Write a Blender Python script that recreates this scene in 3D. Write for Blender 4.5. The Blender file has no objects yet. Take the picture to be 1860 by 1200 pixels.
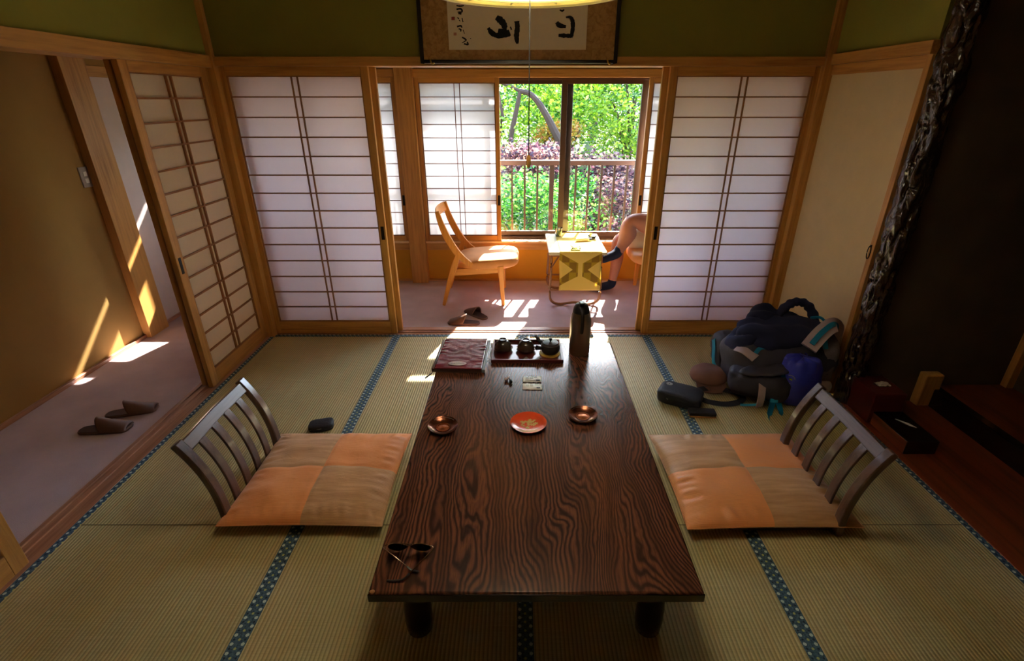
import bpy, bmesh, math, random
import numpy as np
from mathutils import Vector, Matrix, noise
random.seed(7); np.random.seed(7)
S = bpy.context.scene
COL = S.collection
PI = math.pi

# ------------------------------------------------------------------ camera, world, sun, exposure
F_PX = 911.0
PITCH = math.atan(420 / 911)
cam_d = bpy.data.cameras.new('camera'); cam = bpy.data.objects.new('camera', cam_d); COL.objects.link(cam)
cam_d.sensor_width = 36; cam_d.lens = 36 * F_PX / 1860
cam_d.shift_x = -13 / 1860
cam_d.clip_start = .02; cam_d.clip_end = 200
cam.location = (0, 0, 1.58); cam.rotation_euler = (PI / 2 - PITCH, 0, 0)
S.camera = cam

world = bpy.data.worlds.new('world'); S.world = world; world.use_nodes = True
wn = world.node_tree.nodes; wl = world.node_tree.links; wn.clear()
sky = wn.new('ShaderNodeTexSky'); sky.sky_type = 'NISHITA'; sky.sun_disc = False
sky.sun_elevation = math.radians(38.6); sky.sun_rotation = math.radians(15.6); sky.altitude = 300
bg = wn.new('ShaderNodeBackground'); bg.inputs[1].default_value = .8
wo = wn.new('ShaderNodeOutputWorld')
wl.new(sky.outputs[0], bg.inputs[0]); wl.new(bg.outputs[0], wo.inputs[0])

sun_d = bpy.data.lights.new('sun', 'SUN'); sun_d.energy = 15; sun_d.angle = math.radians(.6); sun_d.color = (1, .96, .90)
sun = bpy.data.objects.new('sun', sun_d); COL.objects.link(sun); sun.location = (3, 12, 9)
sun.rotation_euler = Vector((-.28, -1, -.83)).to_track_quat('-Z', 'Y').to_euler()

S.view_settings.view_transform = 'Standard'; S.view_settings.look = 'None'
S.view_settings.exposure = 1.95; S.view_settings.gamma = 1
S.view_settings.use_curve_mapping = False
try:
    S.cycles.max_bounces = 10; S.cycles.diffuse_bounces = 6; S.cycles.transparent_max_bounces = 16
    S.cycles.sample_clamp_indirect = 6; S.cycles.use_denoising = True
    S.cycles.caustics_reflective = False; S.cycles.caustics_refractive = False
except Exception:
    pass

# ------------------------------------------------------------------ helpers
def srgb(r, g, b):
    f = lambda c: (c / 255) / 12.92 if c / 255 <= .04045 else ((c / 255 + .055) / 1.055) ** 2.4
    return (f(r), f(g), f(b), 1)

class NT:
    """tiny node helper"""
    def __init__(s, name):
        s.m = bpy.data.materials.new(name); s.m.use_nodes = True
        s.t = s.m.node_tree; s.n = s.t.nodes; s.l = s.t.links; s.n.clear()
        s.out = s.n.new('ShaderNodeOutputMaterial')
        s.p = s.n.new('ShaderNodeBsdfPrincipled'); s.l.new(s.p.outputs[0], s.out.inputs[0])
        s.tc = s.n.new('ShaderNodeTexCoord')
    def set(s, sock, v):
        if hasattr(v, 'is_linked') or hasattr(v, 'links'): s.l.new(v, sock)
        else: sock.default_value = v
    def node(s, kind, **kw):
        nd = s.n.new(kind)
        for k, v in kw.items(): setattr(nd, k, v)
        return nd
    def coords(s, scale=(1, 1, 1), loc=(0, 0, 0), rot=(0, 0, 0), src=None):
        mp = s.n.new('ShaderNodeMapping'); s.l.new(src or s.tc.outputs['Object'], mp.inputs[0])
        mp.inputs['Scale'].default_value = scale; mp.inputs['Location'].default_value = loc; mp.inputs['Rotation'].default_value = rot
        return mp.outputs[0]
    def noise(s, vec, scale=5, detail=3, rough=.5, dist=0):
        nd = s.n.new('ShaderNodeTexNoise'); s.l.new(vec, nd.inputs['Vector'])
        nd.inputs['Scale'].default_value = scale; nd.inputs['Detail'].default_value = detail
        nd.inputs['Roughness'].default_value = rough; nd.inputs['Distortion'].default_value = dist
        return nd.outputs[0]
    def math(s, op, a, b=0.0, c=0.0):
        nd = s.n.new('ShaderNodeMath'); nd.operation = op
        for i, v in enumerate((a, b, c)): s.set(nd.inputs[i], v)
        return nd.outputs[0]
    def ramp(s, fac, stops, interp='LINEAR'):
        nd = s.n.new('ShaderNodeValToRGB'); s.l.new(fac, nd.inputs[0]); cr = nd.color_ramp; cr.interpolation = interp
        while len(cr.elements) < len(stops): cr.elements.new(.5)
        for e, (p, c) in zip(cr.elements, stops): e.position = p; e.color = c
        return nd.outputs[0]
    def mix(s, fac, a, b, mode='MIX'):
        nd = s.n.new('ShaderNodeMix'); nd.data_type = 'RGBA'; nd.blend_type = mode
        s.set(nd.inputs[0], fac); s.set(nd.inputs[6], a); s.set(nd.inputs[7], b)
        return nd.outputs[2]
    def sep(s, vec):
        nd = s.n.new('ShaderNodeSeparateXYZ'); s.l.new(vec, nd.inputs[0]); return nd.outputs
    def bump(s, h, strength=.3, dist=.01):
        nd = s.n.new('ShaderNodeBump'); s.l.new(h, nd.inputs['Height'])
        nd.inputs['Strength'].default_value = strength; nd.inputs['Distance'].default_value = dist
        s.l.new(nd.outputs[0], s.p.inputs['Normal'])
    def base(s, col, rough=.5, metal=0, spec=.5, coat=0, sheen=0):
        s.set(s.p.inputs['Base Color'], col); s.set(s.p.inputs['Roughness'], rough)
        s.p.inputs['Metallic'].default_value = metal; s.p.inputs['Specular IOR Level'].default_value = spec
        s.p.inputs['Coat Weight'].default_value = coat; s.p.inputs['Coat Roughness'].default_value = .08
        s.p.inputs['Sheen Weight'].default_value = sheen
        return s

def plain(name, c, rough=.5, metal=0, spec=.5, coat=0, sheen=0, var=.12, vscale=12, bump=0, bscale=60):
    t = NT(name); v = t.coords()
    n1 = t.noise(v, vscale, 4)
    c0 = tuple(x * (1 - var) for x in c[:3]) + (1,); c1 = tuple(min(1, x * (1 + var)) for x in c[:3]) + (1,)
    t.base(t.ramp(n1, [(.3, c0), (.7, c1)]), rough, metal, spec, coat, sheen)
    if bump: t.bump(t.noise(v, bscale, 3), bump, .004)
    return t.m

def wood(name, c_light, c_dark, axis='z', rough=.45, spec=.4, fine=60, coat=0):
    t = NT(name)
    st = {'x': (.06, 1, 1), 'y': (1, .06, 1), 'z': (1, 1, .06)}[axis]
    v = t.coords(st)
    n1 = t.noise(v, fine, 4, .6, .3); n2 = t.noise(v, 9, 3, .5, .6)
    f = t.math('ADD', t.math('MULTIPLY', n1, .5), t.math('MULTIPLY', n2, .5))
    t.base(t.ramp(f, [(.34, c_dark), (.52, c_light), (.7, tuple(min(1, x * 1.15) for x in c_light[:3]) + (1,))]), rough, 0, spec, coat)
    t.bump(n1, .08, .002)
    return t.m

M = {}
for ax in 'xyz':
    M['frame_' + ax] = wood('honey_wood_' + ax, srgb(196, 142, 74), srgb(156, 106, 50), ax, .42)
    M['sill_' + ax] = wood('sill_wood_' + ax, srgb(175, 125, 95), srgb(135, 88, 62), ax, .35, .5)
    M['dark_' + ax] = wood('dark_walnut_' + ax, srgb(92, 66, 56), srgb(58, 40, 34), ax, .28, .6, 90, .3)
    M['red_' + ax] = wood('red_board_' + ax, srgb(130, 62, 32), srgb(80, 32, 16), ax, .4, .4, 30, .2)
    M['chair_' + ax] = wood('chair_beech_' + ax, srgb(232, 158, 68), srgb(208, 126, 42), ax, .38)
    M['lacq_' + ax] = wood('black_lacquer_' + ax, srgb(26, 16, 14), srgb(12, 8, 8), ax, .2, .5, 40, .2)
M['lattice'] = plain('lattice_wood', srgb(150, 98, 52), .5)
M['dark_lattice'] = plain('window_lattice_wood', srgb(110, 62, 40), .5)
M['green_wall'] = plain('olive_plaster', srgb(138, 134, 62), .9, spec=.15, var=.05, vscale=4, bump=.15, bscale=300)
M['tan_wall'] = plain('ochre_plaster', srgb(160, 124, 68), .9, spec=.15, var=.07, vscale=3, bump=.2, bscale=250)
M['gold_wall'] = plain('golden_plaster', srgb(206, 148, 52), .9, spec=.15, var=.06, vscale=3, bump=.2, bscale=250)
M['sunlit_sill'] = plain('sunlit_sill_wood', srgb(232, 196, 150), .4)  # sunlight on the sill put into a lighter wood colour
M['toko_wall'] = plain('dark_grained_plaster', srgb(92, 78, 62), .9, spec=.15, var=.15, vscale=6, bump=.3, bscale=200)
M['ceiling'] = wood('ceiling_board', srgb(150, 120, 80), srgb(120, 90, 56), 'y', .6)
M['white_panel'] = plain('white_fusuma_paper', srgb(214, 198, 190), .8, spec=.1, var=.03)
M['cream_panel'] = plain('cream_fusuma_paper', srgb(206, 184, 148), .85, spec=.1, var=.03)
M['carpet'] = plain('mauve_carpet', srgb(200, 178, 180), .95, spec=.05, var=.09, vscale=5, bump=.5, bscale=500)

def tatami():
    t = NT('tatami_rush'); v = t.coords(); x, y, z = t.sep(v)
    ribs = t.math('SINE', t.math('MULTIPLY', x, 2 * PI / .0135))
    rib = t.math('MULTIPLY_ADD', ribs, .5, .5)
    dark = t.math('POWER', t.math('SUBTRACT', 1.0, rib), 3.0)
    fine = t.noise(t.coords((1, 14, 1)), 60, 3, .6)
    cross = t.noise(t.coords((.35, 22, 1)), 14, 3, .7)
    big = t.noise(v, 2.2, 3, .5)
    tilt = t.noise(t.coords((14, .4, 1)), 4, 2, .5)
    f = t.math('ADD', t.math('MULTIPLY', fine, .4), t.math('MULTIPLY', cross, .6))
    c = t.ramp(f, [(.3, srgb(176, 164, 116)), (.5, srgb(198, 186, 136)), (.7, srgb(218, 206, 160))])
    c = t.mix(t.math('MULTIPLY', t.ramp(big, [(.4, (0, 0, 0, 1)), (.65, (1, 1, 1, 1))]), .4), c, srgb(160, 160, 108))
    c = t.mix(t.math('MULTIPLY', t.ramp(tilt, [(.45, (0, 0, 0, 1)), (.62, (1, 1, 1, 1))]), .35), c, srgb(206, 170, 116))
    c = t.mix(t.math('MULTIPLY', dark, .55), c, srgb(96, 88, 56))
    t.base(c, .55, 0, .35)
    t.bump(t.math('ADD', rib, t.math('MULTIPLY', fine, .3)), .5, .003)
    return t.m
M['tatami'] = tatami()

def heri(axis):
    t = NT('tatami_border_' + axis); v = t.coords(); x, y, z = t.sep(v)
    u, w = (x, y) if axis == 'y' else (y, x)
    P = .030
    col = None
    # two staggered rows of pale motifs with a small yellow motif between
    def blob(du, off, rad, pu=.028):
        a = t.math('SUBTRACT', t.math('ABSOLUTE', u), du)
        b = t.math('SUBTRACT', t.math('FRACT', t.math('ADD', t.math('DIVIDE', w, P), off)), .5)
        b = t.math('MULTIPLY', b, P)
        d = t.math('ADD', t.math('MULTIPLY', a, a), t.math('MULTIPLY', b, b))
        wob = t.math('MULTIPLY_ADD', t.noise(v, 260, 1), .8, .6)
        return t.math('LESS_THAN', d, t.math('MULTIPLY', wob, rad * rad))
    base = t.ramp(t.noise(v, 160, 2), [(.35, srgb(46, 70, 92)), (.65, srgb(86, 116, 134))])
    c = t.mix(blob(.018, 0, .0058), base, srgb(196, 214, 208))
    c = t.mix(blob(.018, .5, .0036), c, srgb(36, 52, 70))
    c = t.mix(blob(.0, .5, .0044), c, srgb(180, 186, 120))
    t.base(c, .7, 0, .2); return t.m
M['heri_y'] = heri('y'); M['heri_x'] = heri('x')

def paper(name, col, trans=.5, tcol=None):
    t = NT(name); v = t.coords()
    n = t.noise(v, 8, 5, .7)
    c = t.ramp(n, [(.3, tuple(x * .94 for x in col[:3]) + (1,)), (.7, col)])
    d = t.node('ShaderNodeBsdfDiffuse'); tr = t.node('ShaderNodeBsdfTranslucent'); mx = t.node('ShaderNodeMixShader')
    t.l.new(c, d.inputs[0]); t.set(tr.inputs[0], tcol or col); mx.inputs[0].default_value = trans
    t.l.new(d.outputs[0], mx.inputs[1]); t.l.new(tr.outputs[0], mx.inputs[2]); t.l.new(mx.outputs[0], t.out.inputs[0])
    return t.m
M['paper'] = paper('shoji_paper', srgb(244, 232, 234), .74, srgb(254, 246, 248))
M['paper_left'] = paper('room_lit_shoji_paper', srgb(252, 240, 222), .5, srgb(254, 244, 228))  # same shoji paper, creamy room-side light put into its colour
M['window_paper'] = paper('window_shoji_paper', srgb(240, 236, 236), .36, srgb(148, 146, 148))

def glass(name='window_glass', tint=(1, 1, 1, 1), refl=1.0):
    t = NT(name); t.n.remove(t.p)
    tr = t.node('ShaderNodeBsdfTransparent'); gl = t.node('ShaderNodeBsdfGlossy'); mx = t.node('ShaderNodeMixShader')
    fr = t.node('ShaderNodeFresnel'); fr.inputs[0].default_value = 1.5
    tr.inputs[0].default_value = tint; gl.inputs['Roughness'].default_value = .01
    f = t.math('MULTIPLY', fr.outputs[0], refl)
    t.l.new(f, mx.inputs[0]); t.l.new(tr.outputs[0], mx.inputs[1]); t.l.new(gl.outputs[0], mx.inputs[2])
    t.l.new(mx.outputs[0], t.out.inputs[0]); return t.m
def frosted():
    t = NT('frosted_glass'); t.n.remove(t.p)
    tr = t.node('ShaderNodeBsdfTransparent'); d = t.node('ShaderNodeBsdfTranslucent'); mx = t.node('ShaderNodeMixShader'); mx.inputs[0].default_value = .8
    d.inputs[0].default_value = (.9, .93, .92, 1)
    t.l.new(tr.outputs[0], mx.inputs[1]); t.l.new(d.outputs[0], mx.inputs[2]); t.l.new(mx.outputs[0], t.out.inputs[0]); return t.m
M['frosted'] = frosted()  # frosting added to hidden sashes to spread the sun evenly over the paper
M['glass'] = glass('window_glass', (.97, .98, .97, 1), 1.4)
M['drink_glass'] = glass('drinking_glass', (.93, .96, .93, 1), 2.5)

def table_wood():
    t = NT('figured_zelkova_lacquer'); v = t.coords()
    x, y, z = t.sep(v)
    warp = t.noise(t.coords((1, .42, 1), (3, 1, 0)), 2.3, 3, .5, .5)
    warp2 = t.noise(t.coords((1, .5, 1), (9, 2, 0)), 7.5, 3, .55, .6)
    ph = t.math('ADD', t.math('MULTIPLY', x, 250.0), t.math('ADD', t.math('MULTIPLY', warp, 120.0), t.math('MULTIPLY', warp2, 14.0)))
    ring = t.math('MULTIPLY_ADD', t.math('SINE', t.math('MULTIPLY', ph, 1.7)), .5, .5)
    ring2 = t.math('MULTIPLY_ADD', t.math('SINE', t.math('MULTIPLY', ph, .2)), .5, .5)
    pore = t.noise(t.coords((1, .05, 1)), 210, 4, .7)
    patch = t.noise(t.coords((1, .4, 1), (5, 5, 0)), 3.0, 2, .5)
    c = t.ramp(ring, [(.0, srgb(52, 33, 28)), (.25, srgb(72, 45, 37)), (.5, srgb(100, 60, 47)), (.8, srgb(108, 66, 50)), (1, srgb(118, 72, 50))])
    c = t.mix(t.math('MULTIPLY', t.ramp(ring2, [(.5, (0, 0, 0, 1)), (1, (1, 1, 1, 1))]), .5), c, srgb(62, 36, 28))
    c = t.mix(t.math('MULTIPLY', t.ramp(patch, [(.45, (0, 0, 0, 1)), (.75, (1, 1, 1, 1))]), .4), c, srgb(140, 86, 42))
    c = t.mix(t.math('MULTIPLY', t.ramp(pore, [(.5, (0, 0, 0, 1)), (.62, (1, 1, 1, 1))]), .5), c, srgb(52, 30, 24))
    t.base(c, .26, 0, .4, .15)
    t.p.inputs['Coat Roughness'].default_value = .1
    rr = t.noise(t.coords((1, .3, 1)), 14, 3)
    t.bump(t.math('ADD', t.math('MULTIPLY', ring, .5), t.math('MULTIPLY', pore, .5)), .12, .002)
    return t.m
M['table'] = table_wood()

class MB:
    def __init__(s): s.v = []; s.f = []
    def add(s, vs, fs):
        o = len(s.v); s.v += [tuple(q) for q in vs]; s.f += [tuple(i + o for i in f) for f in fs]; return s
    def box(s, c, d, R=None):
        c = Vector(c); x, y, z = (q / 2 for q in d)
        vs = [Vector((a * x, b * y, e * z)) for a in (-1, 1) for b in (-1, 1) for e in (-1, 1)]
        if R is not None: vs = [R @ q for q in vs]
        return s.add([c + q for q in vs], [(0, 1, 3, 2), (4, 6, 7, 5), (0, 4, 5, 1), (2, 3, 7, 6), (0, 2, 6, 4), (1, 5, 7, 3)])
    def bb(s, x0, x1, y0, y1, z0, z1):
        return s.box(((x0 + x1) / 2, (y0 + y1) / 2, (z0 + z1) / 2), (abs(x1 - x0), abs(y1 - y0), abs(z1 - z0)))
    def quad(s, *p): return s.add(p, [tuple(range(len(p)))])
    def tube(s, pts, r, n=10, flat=1.0, up=(0, 0, 1), close=False, rot=0):
        """sweep an ellipse (r, r*flat); flat direction follows 'up'"""
        pts = [Vector(p) for p in pts]; N = len(pts); vs = []
        rs = r if isinstance(r, (list, tuple)) else [r] * N
        up = Vector(up)
        for i, p in enumerate(pts):
            if close: tg = pts[(i + 1) % N] - pts[i - 1]
            else: tg = pts[min(i + 1, N - 1)] - pts[max(i - 1, 0)]
            tg.normalize()
            a = tg.cross(up)
            if a.length < 1e-3: a = tg.cross(Vector((1, .2, 0)))
            a.normalize(); b = a.cross(tg).normalized()
            for k in range(n):
                th = 2 * PI * k / n + rot
                vs.append(p + a * math.cos(th) * rs[i] + b * math.sin(th) * rs[i] * flat)
        fs = []
        for i in range(N if close else N - 1):
            j = (i + 1) % N
            for k in range(n): fs.append((i * n + k, i * n + (k + 1) % n, j * n + (k + 1) % n, j * n + k))
        if not close: fs += [tuple(range(n))[::-1], tuple((N - 1) * n + k for k in range(n))]
        return s.add(vs, fs)
    def bar(s, pts, w, t, up=(0, 0, 1)):
        """rectangular section sweep, w across, t along 'up'"""
        pts = [Vector(p) for p in pts]; N = len(pts); vs = []; up = Vector(up)
        ws = w if isinstance(w, (list, tuple)) else [w] * N; ts = t if isinstance(t, (list, tuple)) else [t] * N
        for i, p in enumerate(pts):
            tg = (pts[min(i + 1, N - 1)] - pts[max(i - 1, 0)]).normalized()
            a = tg.cross(up).normalized(); b = a.cross(tg).normalized()
            for sa, sb in ((-1, -1), (1, -1), (1, 1), (-1, 1)): vs.append(p + a * sa * ws[i] / 2 + b * sb * ts[i] / 2)
        fs = [(i * 4 + k, i * 4 + (k + 1) % 4, i * 4 + 4 + (k + 1) % 4, i * 4 + 4 + k) for i in range(N - 1) for k in range(4)]
        fs += [(3, 2, 1, 0), tuple((N - 1) * 4 + k for k in range(4))]
        return s.add(vs, fs)
    def lathe(s, prof, n=32, c=(0, 0, 0), sx=1, sy=1):
        vs = []; fs = []; N = len(prof)
        for r, z in prof:
            for k in range(n):
                a = 2 * PI * k / n; vs.append((c[0] + r * math.cos(a) * sx, c[1] + r * math.sin(a) * sy, c[2] + z))
        for i in range(N - 1):
            for k in range(n): fs.append((i * n + k, i * n + (k + 1) % n, (i + 1) * n + (k + 1) % n, (i + 1) * n + k))
        if prof[0][0] > 1e-5: fs.append(tuple(range(n))[::-1])
        if prof[-1][0] > 1e-5: fs.append(tuple((N - 1) * n + k for k in range(n)))
        return s.add(vs, fs)
    def prism(s, poly, thick, M3=None):
        """poly: 2d outline extruded along local z from 0 to thick, then mapped by M3 (Matrix 4x4)"""
        n = len(poly); vs = [Vector((p[0], p[1], 0)) for p in poly] + [Vector((p[0], p[1], thick)) for p in poly]
        if M3 is not None: vs = [M3 @ q for q in vs]
        fs = [tuple(range(n))[::-1], tuple(range(n, 2 * n))] + [(i, (i + 1) % n, n + (i + 1) % n, n + i) for i in range(n)]
        return s.add(vs, fs)
    def blob(s, c, r, nu=28, nv=18, e=1.0, amp=0.0, ns=3.0, R=None, seed=0, fn=None):
        """superellipsoid with displacement"""
        vs = []; c = Vector(c)
        sg = lambda q, p: math.copysign(abs(q) ** p, q)
        for i in range(nv + 1):
            ph = -PI / 2 + PI * i / nv
            for k in range(nu):
                th = 2 * PI * k / nu
                d = Vector((sg(math.cos(ph), e) * sg(math.cos(th), e), sg(math.cos(ph), e) * sg(math.sin(th), e), sg(math.sin(ph), e)))
                q = Vector((d.x * r[0], d.y * r[1], d.z * r[2]))
                if amp:
                    h = noise.noise(q * ns + Vector((seed * 7.3, seed, 0))) + .5 * noise.noise(q * ns * 2.3 + Vector((0, seed * 3.1, 5)))
                    q += d.normalized() * h * amp
                if fn: q = fn(q, d)
                if R is not None: q = R @ q
                vs.append(c + q)
        fs = []
        for i in range(nv):
            for k in range(nu): fs.append((i * nu + k, i * nu + (k + 1) % nu, (i + 1) * nu + (k + 1) % nu, (i + 1) * nu + k))
        return s.add(vs, fs)
    def grid(s, fn, nu, nv, wrap=False):
        vs = [fn(i / nu, j / nv) for j in range(nv + 1) for i in range(nu + 1)]
        fs = [(j * (nu + 1) + i, j * (nu + 1) + i + 1, (j + 1) * (nu + 1) + i + 1, (j + 1) * (nu + 1) + i) for j in range(nv) for i in range(nu)]
        return s.add(vs, fs)
    def build(s, name, m, parent=None, bevel=0, seg=2, smooth=True, sub=0, solid=0, ang=35, offset=-1):
        me = bpy.data.meshes.new(name); me.from_pydata(s.v, [], s.f); me.update()
        if bevel or sub or solid or True:
            b = bmesh.new(); b.from_mesh(me); bmesh.ops.remove_doubles(b, verts=b.verts, dist=1e-6)
            if not solid: bmesh.ops.recalc_face_normals(b, faces=b.faces)
            b.to_mesh(me); b.free()
        if smooth:
            me.polygons.foreach_set('use_smooth', [True] * len(me.polygons)); me.set_sharp_from_angle(angle=math.radians(ang))
        o = bpy.data.objects.new(name, me); COL.objects.link(o)
        if m is not None: me.materials.append(M[m] if isinstance(m, str) else m)
        if parent is not None: o.parent = parent
        if solid: md = o.modifiers.new('solid', 'SOLIDIFY'); md.thickness = solid; md.offset = offset
        if bevel: md = o.modifiers.new('bevel', 'BEVEL'); md.width = bevel; md.segments = seg; md.limit_method = 'ANGLE'; md.angle_limit = math.radians(30)
        if sub: md = o.modifiers.new('sub', 'SUBSURF'); md.levels = sub; md.render_levels = sub
        return o

def tag(o, label, cat, group=None, kind=None):
    o['label'] = label; o['category'] = cat
    if group: o['group'] = group
    if kind: o['kind'] = kind
    return o
def thing(name, label, cat, loc=(0, 0, 0), rz=0, group=None):
    o = bpy.data.objects.new(name, None); COL.objects.link(o); o.location = loc; o.rotation_euler = (0, 0, rz)
    o.empty_display_size = .05
    return tag(o, label, cat, group)
def struct(o, label=None):
    o['kind'] = 'structure'
    if label: o['label'] = label
    return o
def sempty(name, loc=(0, 0, 0), label=None):
    o = bpy.data.objects.new(name, None); COL.objects.link(o); o.location = loc; o.empty_display_size = .05
    return struct(o, label)
def copy_tree(o, parent=None):
    c = o.copy(); COL.objects.link(c); c.parent = parent
    for ch in list(o.children): copy_tree(ch, c)
    return c
def smooth_path(pts, n=6):
    """Catmull-Rom through pts"""
    P = [Vector(p) for p in pts]; out = []
    for i in range(len(P) - 1):
        p0 = P[max(i - 1, 0)]; p1 = P[i]; p2 = P[i + 1]; p3 = P[min(i + 2, len(P) - 1)]
        for k in range(n):
            t = k / n
            out.append(.5 * ((2 * p1) + (p2 - p0) * t + (2 * p0 - 5 * p1 + 4 * p2 - p3) * t * t + (3 * p1 - p0 - 3 * p2 + p3) * t ** 3))
    out.append(P[-1]); return out
def RX(a): return Matrix.Rotation(a, 3, 'X')
def RY(a): return Matrix.Rotation(a, 3, 'Y')
def RZ(a): return Matrix.Rotation(a, 3, 'Z')
def box(name, m, x0, x1, y0, y1, z0, z1, parent=None, bevel=.002, **k):
    return MB().bb(x0, x1, y0, y1, z0, z1).build(name, m, parent, bevel, **k)

# ------------------------------------------------------------------ the room
XL, XR, YB, YN = -1.82, 1.84, 3.35, -.35       # left, right, back and near limits of the tatami
CX = -2.76                                       # corridor wall
VY = 4.62                                        # window wall of the veranda
VXR = 2.3
fl = box('floor', 'tatami', XL, XR, YN, YB, -.05, 0, bevel=0)
struct(fl, 'green-gold woven tatami floor')
for x in (-.90, .02, .93):
    o = box('tatami_border', 'heri_y', -.027, .027, YN, YB - .016, 0, .0012, fl, bevel=0); o.location.x = x
for x, s in ((XL, 1), (XR, -1)):
    o = box('tatami_border', 'heri_y', -.028, 0, YN, YB, 0, .0012, fl, bevel=0); o.location.x = x + (.028 if s > 0 else 0)
o = box('tatami_border', 'heri_x', XL + .03, XR - .03, -.010, .022, 0, .0014, fl, bevel=0); o.location.y = YB - .022
# seam between the two rows of mats
M['seam'] = plain('tatami_seam', srgb(70, 62, 34), .8)
box('mat_seam', 'seam', XL + .03, XR - .03, 1.528, 1.531, 0, .0008, fl, bevel=0)

def grooved(name, axis, a0, a1, b0, b1, z1, m):
    b = MB(); W = b1 - b0; cuts = [0, .16, .36, .44, .64, .72, 1.0]
    for i in range(6):
        lo, hi = b0 + W * cuts[i], b0 + W * cuts[i + 1]; zt = z1 - (.006 if i in (1, 3) else 0)
        if axis == 'x': b.bb(a0, a1, lo, hi, -.06, zt)
        else: b.bb(lo, hi, a0, a1, -.06, zt)
    return struct(b.build(name, m, bevel=.001))
grooved('trim_1', 'x', XL, VXR, YB + .001, YB + .135, .002, 'sill_x')['label'] = 'grooved wooden door track between tatami and veranda'
grooved('trim_2', 'y', YN, YB + .134, XL - .135, XL - .001, .002, 'sill_y')['label'] = 'grooved wooden door track between tatami and corridor'
cp = MB().bb(CX, XL - .136, YN, YB + .136, -.07, -.012).bb(CX, VXR, YB + .136, VY + .02, -.07, -.012)
struct(cp.build('floor_veranda', 'carpet', bevel=0), 'greyish mauve carpet of corridor and veranda')

H2 = 2.42
# left side: beam, wall above, near wall part
struct(box('trim_3', 'frame_y', XL - .15, XL + .018, YN, YB, 1.747, 1.812), 'wooden head rail over the corridor opening')
struct(box('wall_left', 'green_wall', XL - .12, XL, YN, YB, 1.812, H2, bevel=0), 'olive green plaster above the left head rail')
struct(box('trim_4', 'frame_x', XL - .02, VXR, YB - .018, YB + .15, 1.757, 1.806), 'wooden head rail over the veranda opening')
struct(box('wall_back', 'green_wall', XL - .12, VXR, YB, YB + .12, 1.806, H2, bevel=0), 'dark olive plaster above the veranda opening')
struct(box('trim_5', 'frame_z', XL - .045, XL + .03, YB - .035, YB + .04, 0, H2), 'corner post at the left of the veranda doors')
struct(box('trim_6', 'frame_z', XR - .045, XR + .03, YB - .035, YB + .04, 0, H2), 'corner post at the right of the veranda doors')
struct(box('ceiling', 'ceiling', CX - .1, 3.0, YN - .1, VY + .1, H2, H2 + .05, bevel=0))
struct(box('wall_near', 'tan_wall', CX - .1, 3.0, YN - .1, YN, -.06, H2, bevel=0))
# right side
struct(box('trim_7', 'frame_y', XR - .018, XR + .10, 2.535, YB, 1.762, 1.818), 'wooden head rail over the cream sliding door')
struct(box('wall_right', 'green_wall', XR, XR + .10, 2.53, YB, 1.818, H2, bevel=0), 'bright olive plaster above the cream sliding door')
struct(box('wall_right_back', 'tan_wall', 1.90, 1.96, 2.525, YB + .05, -.06, 1.9, bevel=0), 'wall behind the cream sliding door')
struct(box('wall_veranda_right', 'tan_wall', VXR, VXR + .08, YB, VY + .1, -.06, H2, bevel=0))
d = sempty('door_1', label='cream paper sliding door beside the alcove post')
box('panel', 'cream_panel', XR + .006, XR + .03, 2.57, 3.315, .03, 1.71, d, bevel=0)
b = MB().bb(XR - .002, XR + .034, 2.535, 2.572, 0, 1.762); b.build('stile', 'frame_z', d, .002)
MB().bb(XR - .002, XR + .034, 2.57, 3.315, 1.708, 1.762).build('top_rail', 'frame_y', d, .002)
MB().bb(XR - .002, XR + .034, 2.57, 3.315, 0, .03).build('bottom_rail', 'dark_y', d, .002)
M['iron'] = plain('black_iron', srgb(30, 26, 24), .45, .6)
b = MB(); b.tube([(XR - .006, 2.562 + .012 * math.cos(a), .85 + .034 * math.sin(a)) for a in [2 * PI * k / 20 for k in range(20)]], .0028, 6, close=True)
b.bb(XR - .004, XR, 2.556, 2.568, .876, .89); b.build('ring_handle', 'iron', d)

# corridor: far wall with post and white door beyond it
struct(box('wall_corridor', 'tan_wall', CX - .08, CX, YN, 3.36, -.06, H2, bevel=0), 'ochre plaster wall of the corridor')
struct(box('trim_8', 'frame_z', CX - .08, CX + .055, 3.335, 3.535, -.02, H2), 'thick post in the corridor wall')
struct(box('baseboard_left', 'sill_y', CX, CX + .022, YN, 3.335, -.012, .012), 'thin wooden strip along the corridor wall')
d = sempty('door_2', label='white paper door at the end of the corridor')
box('panel', 'white_panel', CX - .03, CX, 3.535, VY, .01, 1.71, d, bevel=0)
box('top_rail', 'frame_y', CX - .03, CX + .01, 3.535, VY, 1.71, 1.775, d)
box('bottom_rail', 'sill_y', CX - .03, CX + .02, 3.535, VY, -.012, .01, d)
struct(box('wall_veranda_left', 'tan_wall', CX - .08, CX, 3.535, VY + .1, 1.775, H2, bevel=0))
M['plate'] = plain('grey_switch_plate', srgb(150, 140, 128), .4)
M['switch_white'] = plain('switch_button', srgb(220, 214, 200), .4)
sw = thing('light_switch', 'grey rectangular switch plate on the ochre corridor wall beside the post', 'light switch', (CX, 3.30, 1.13))
MB().bb(0, .008, -.036, .036, -.062, .062).build('plate', 'plate', sw, .003)
MB().bb(.008, .012, -.014, .014, .006, .034).build('rocker', 'switch_white', sw, .002)
MB().bb(.008, .012, -.014, .014, -.036, -.008).build('rocker', 'switch_white', sw, .002)

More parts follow.
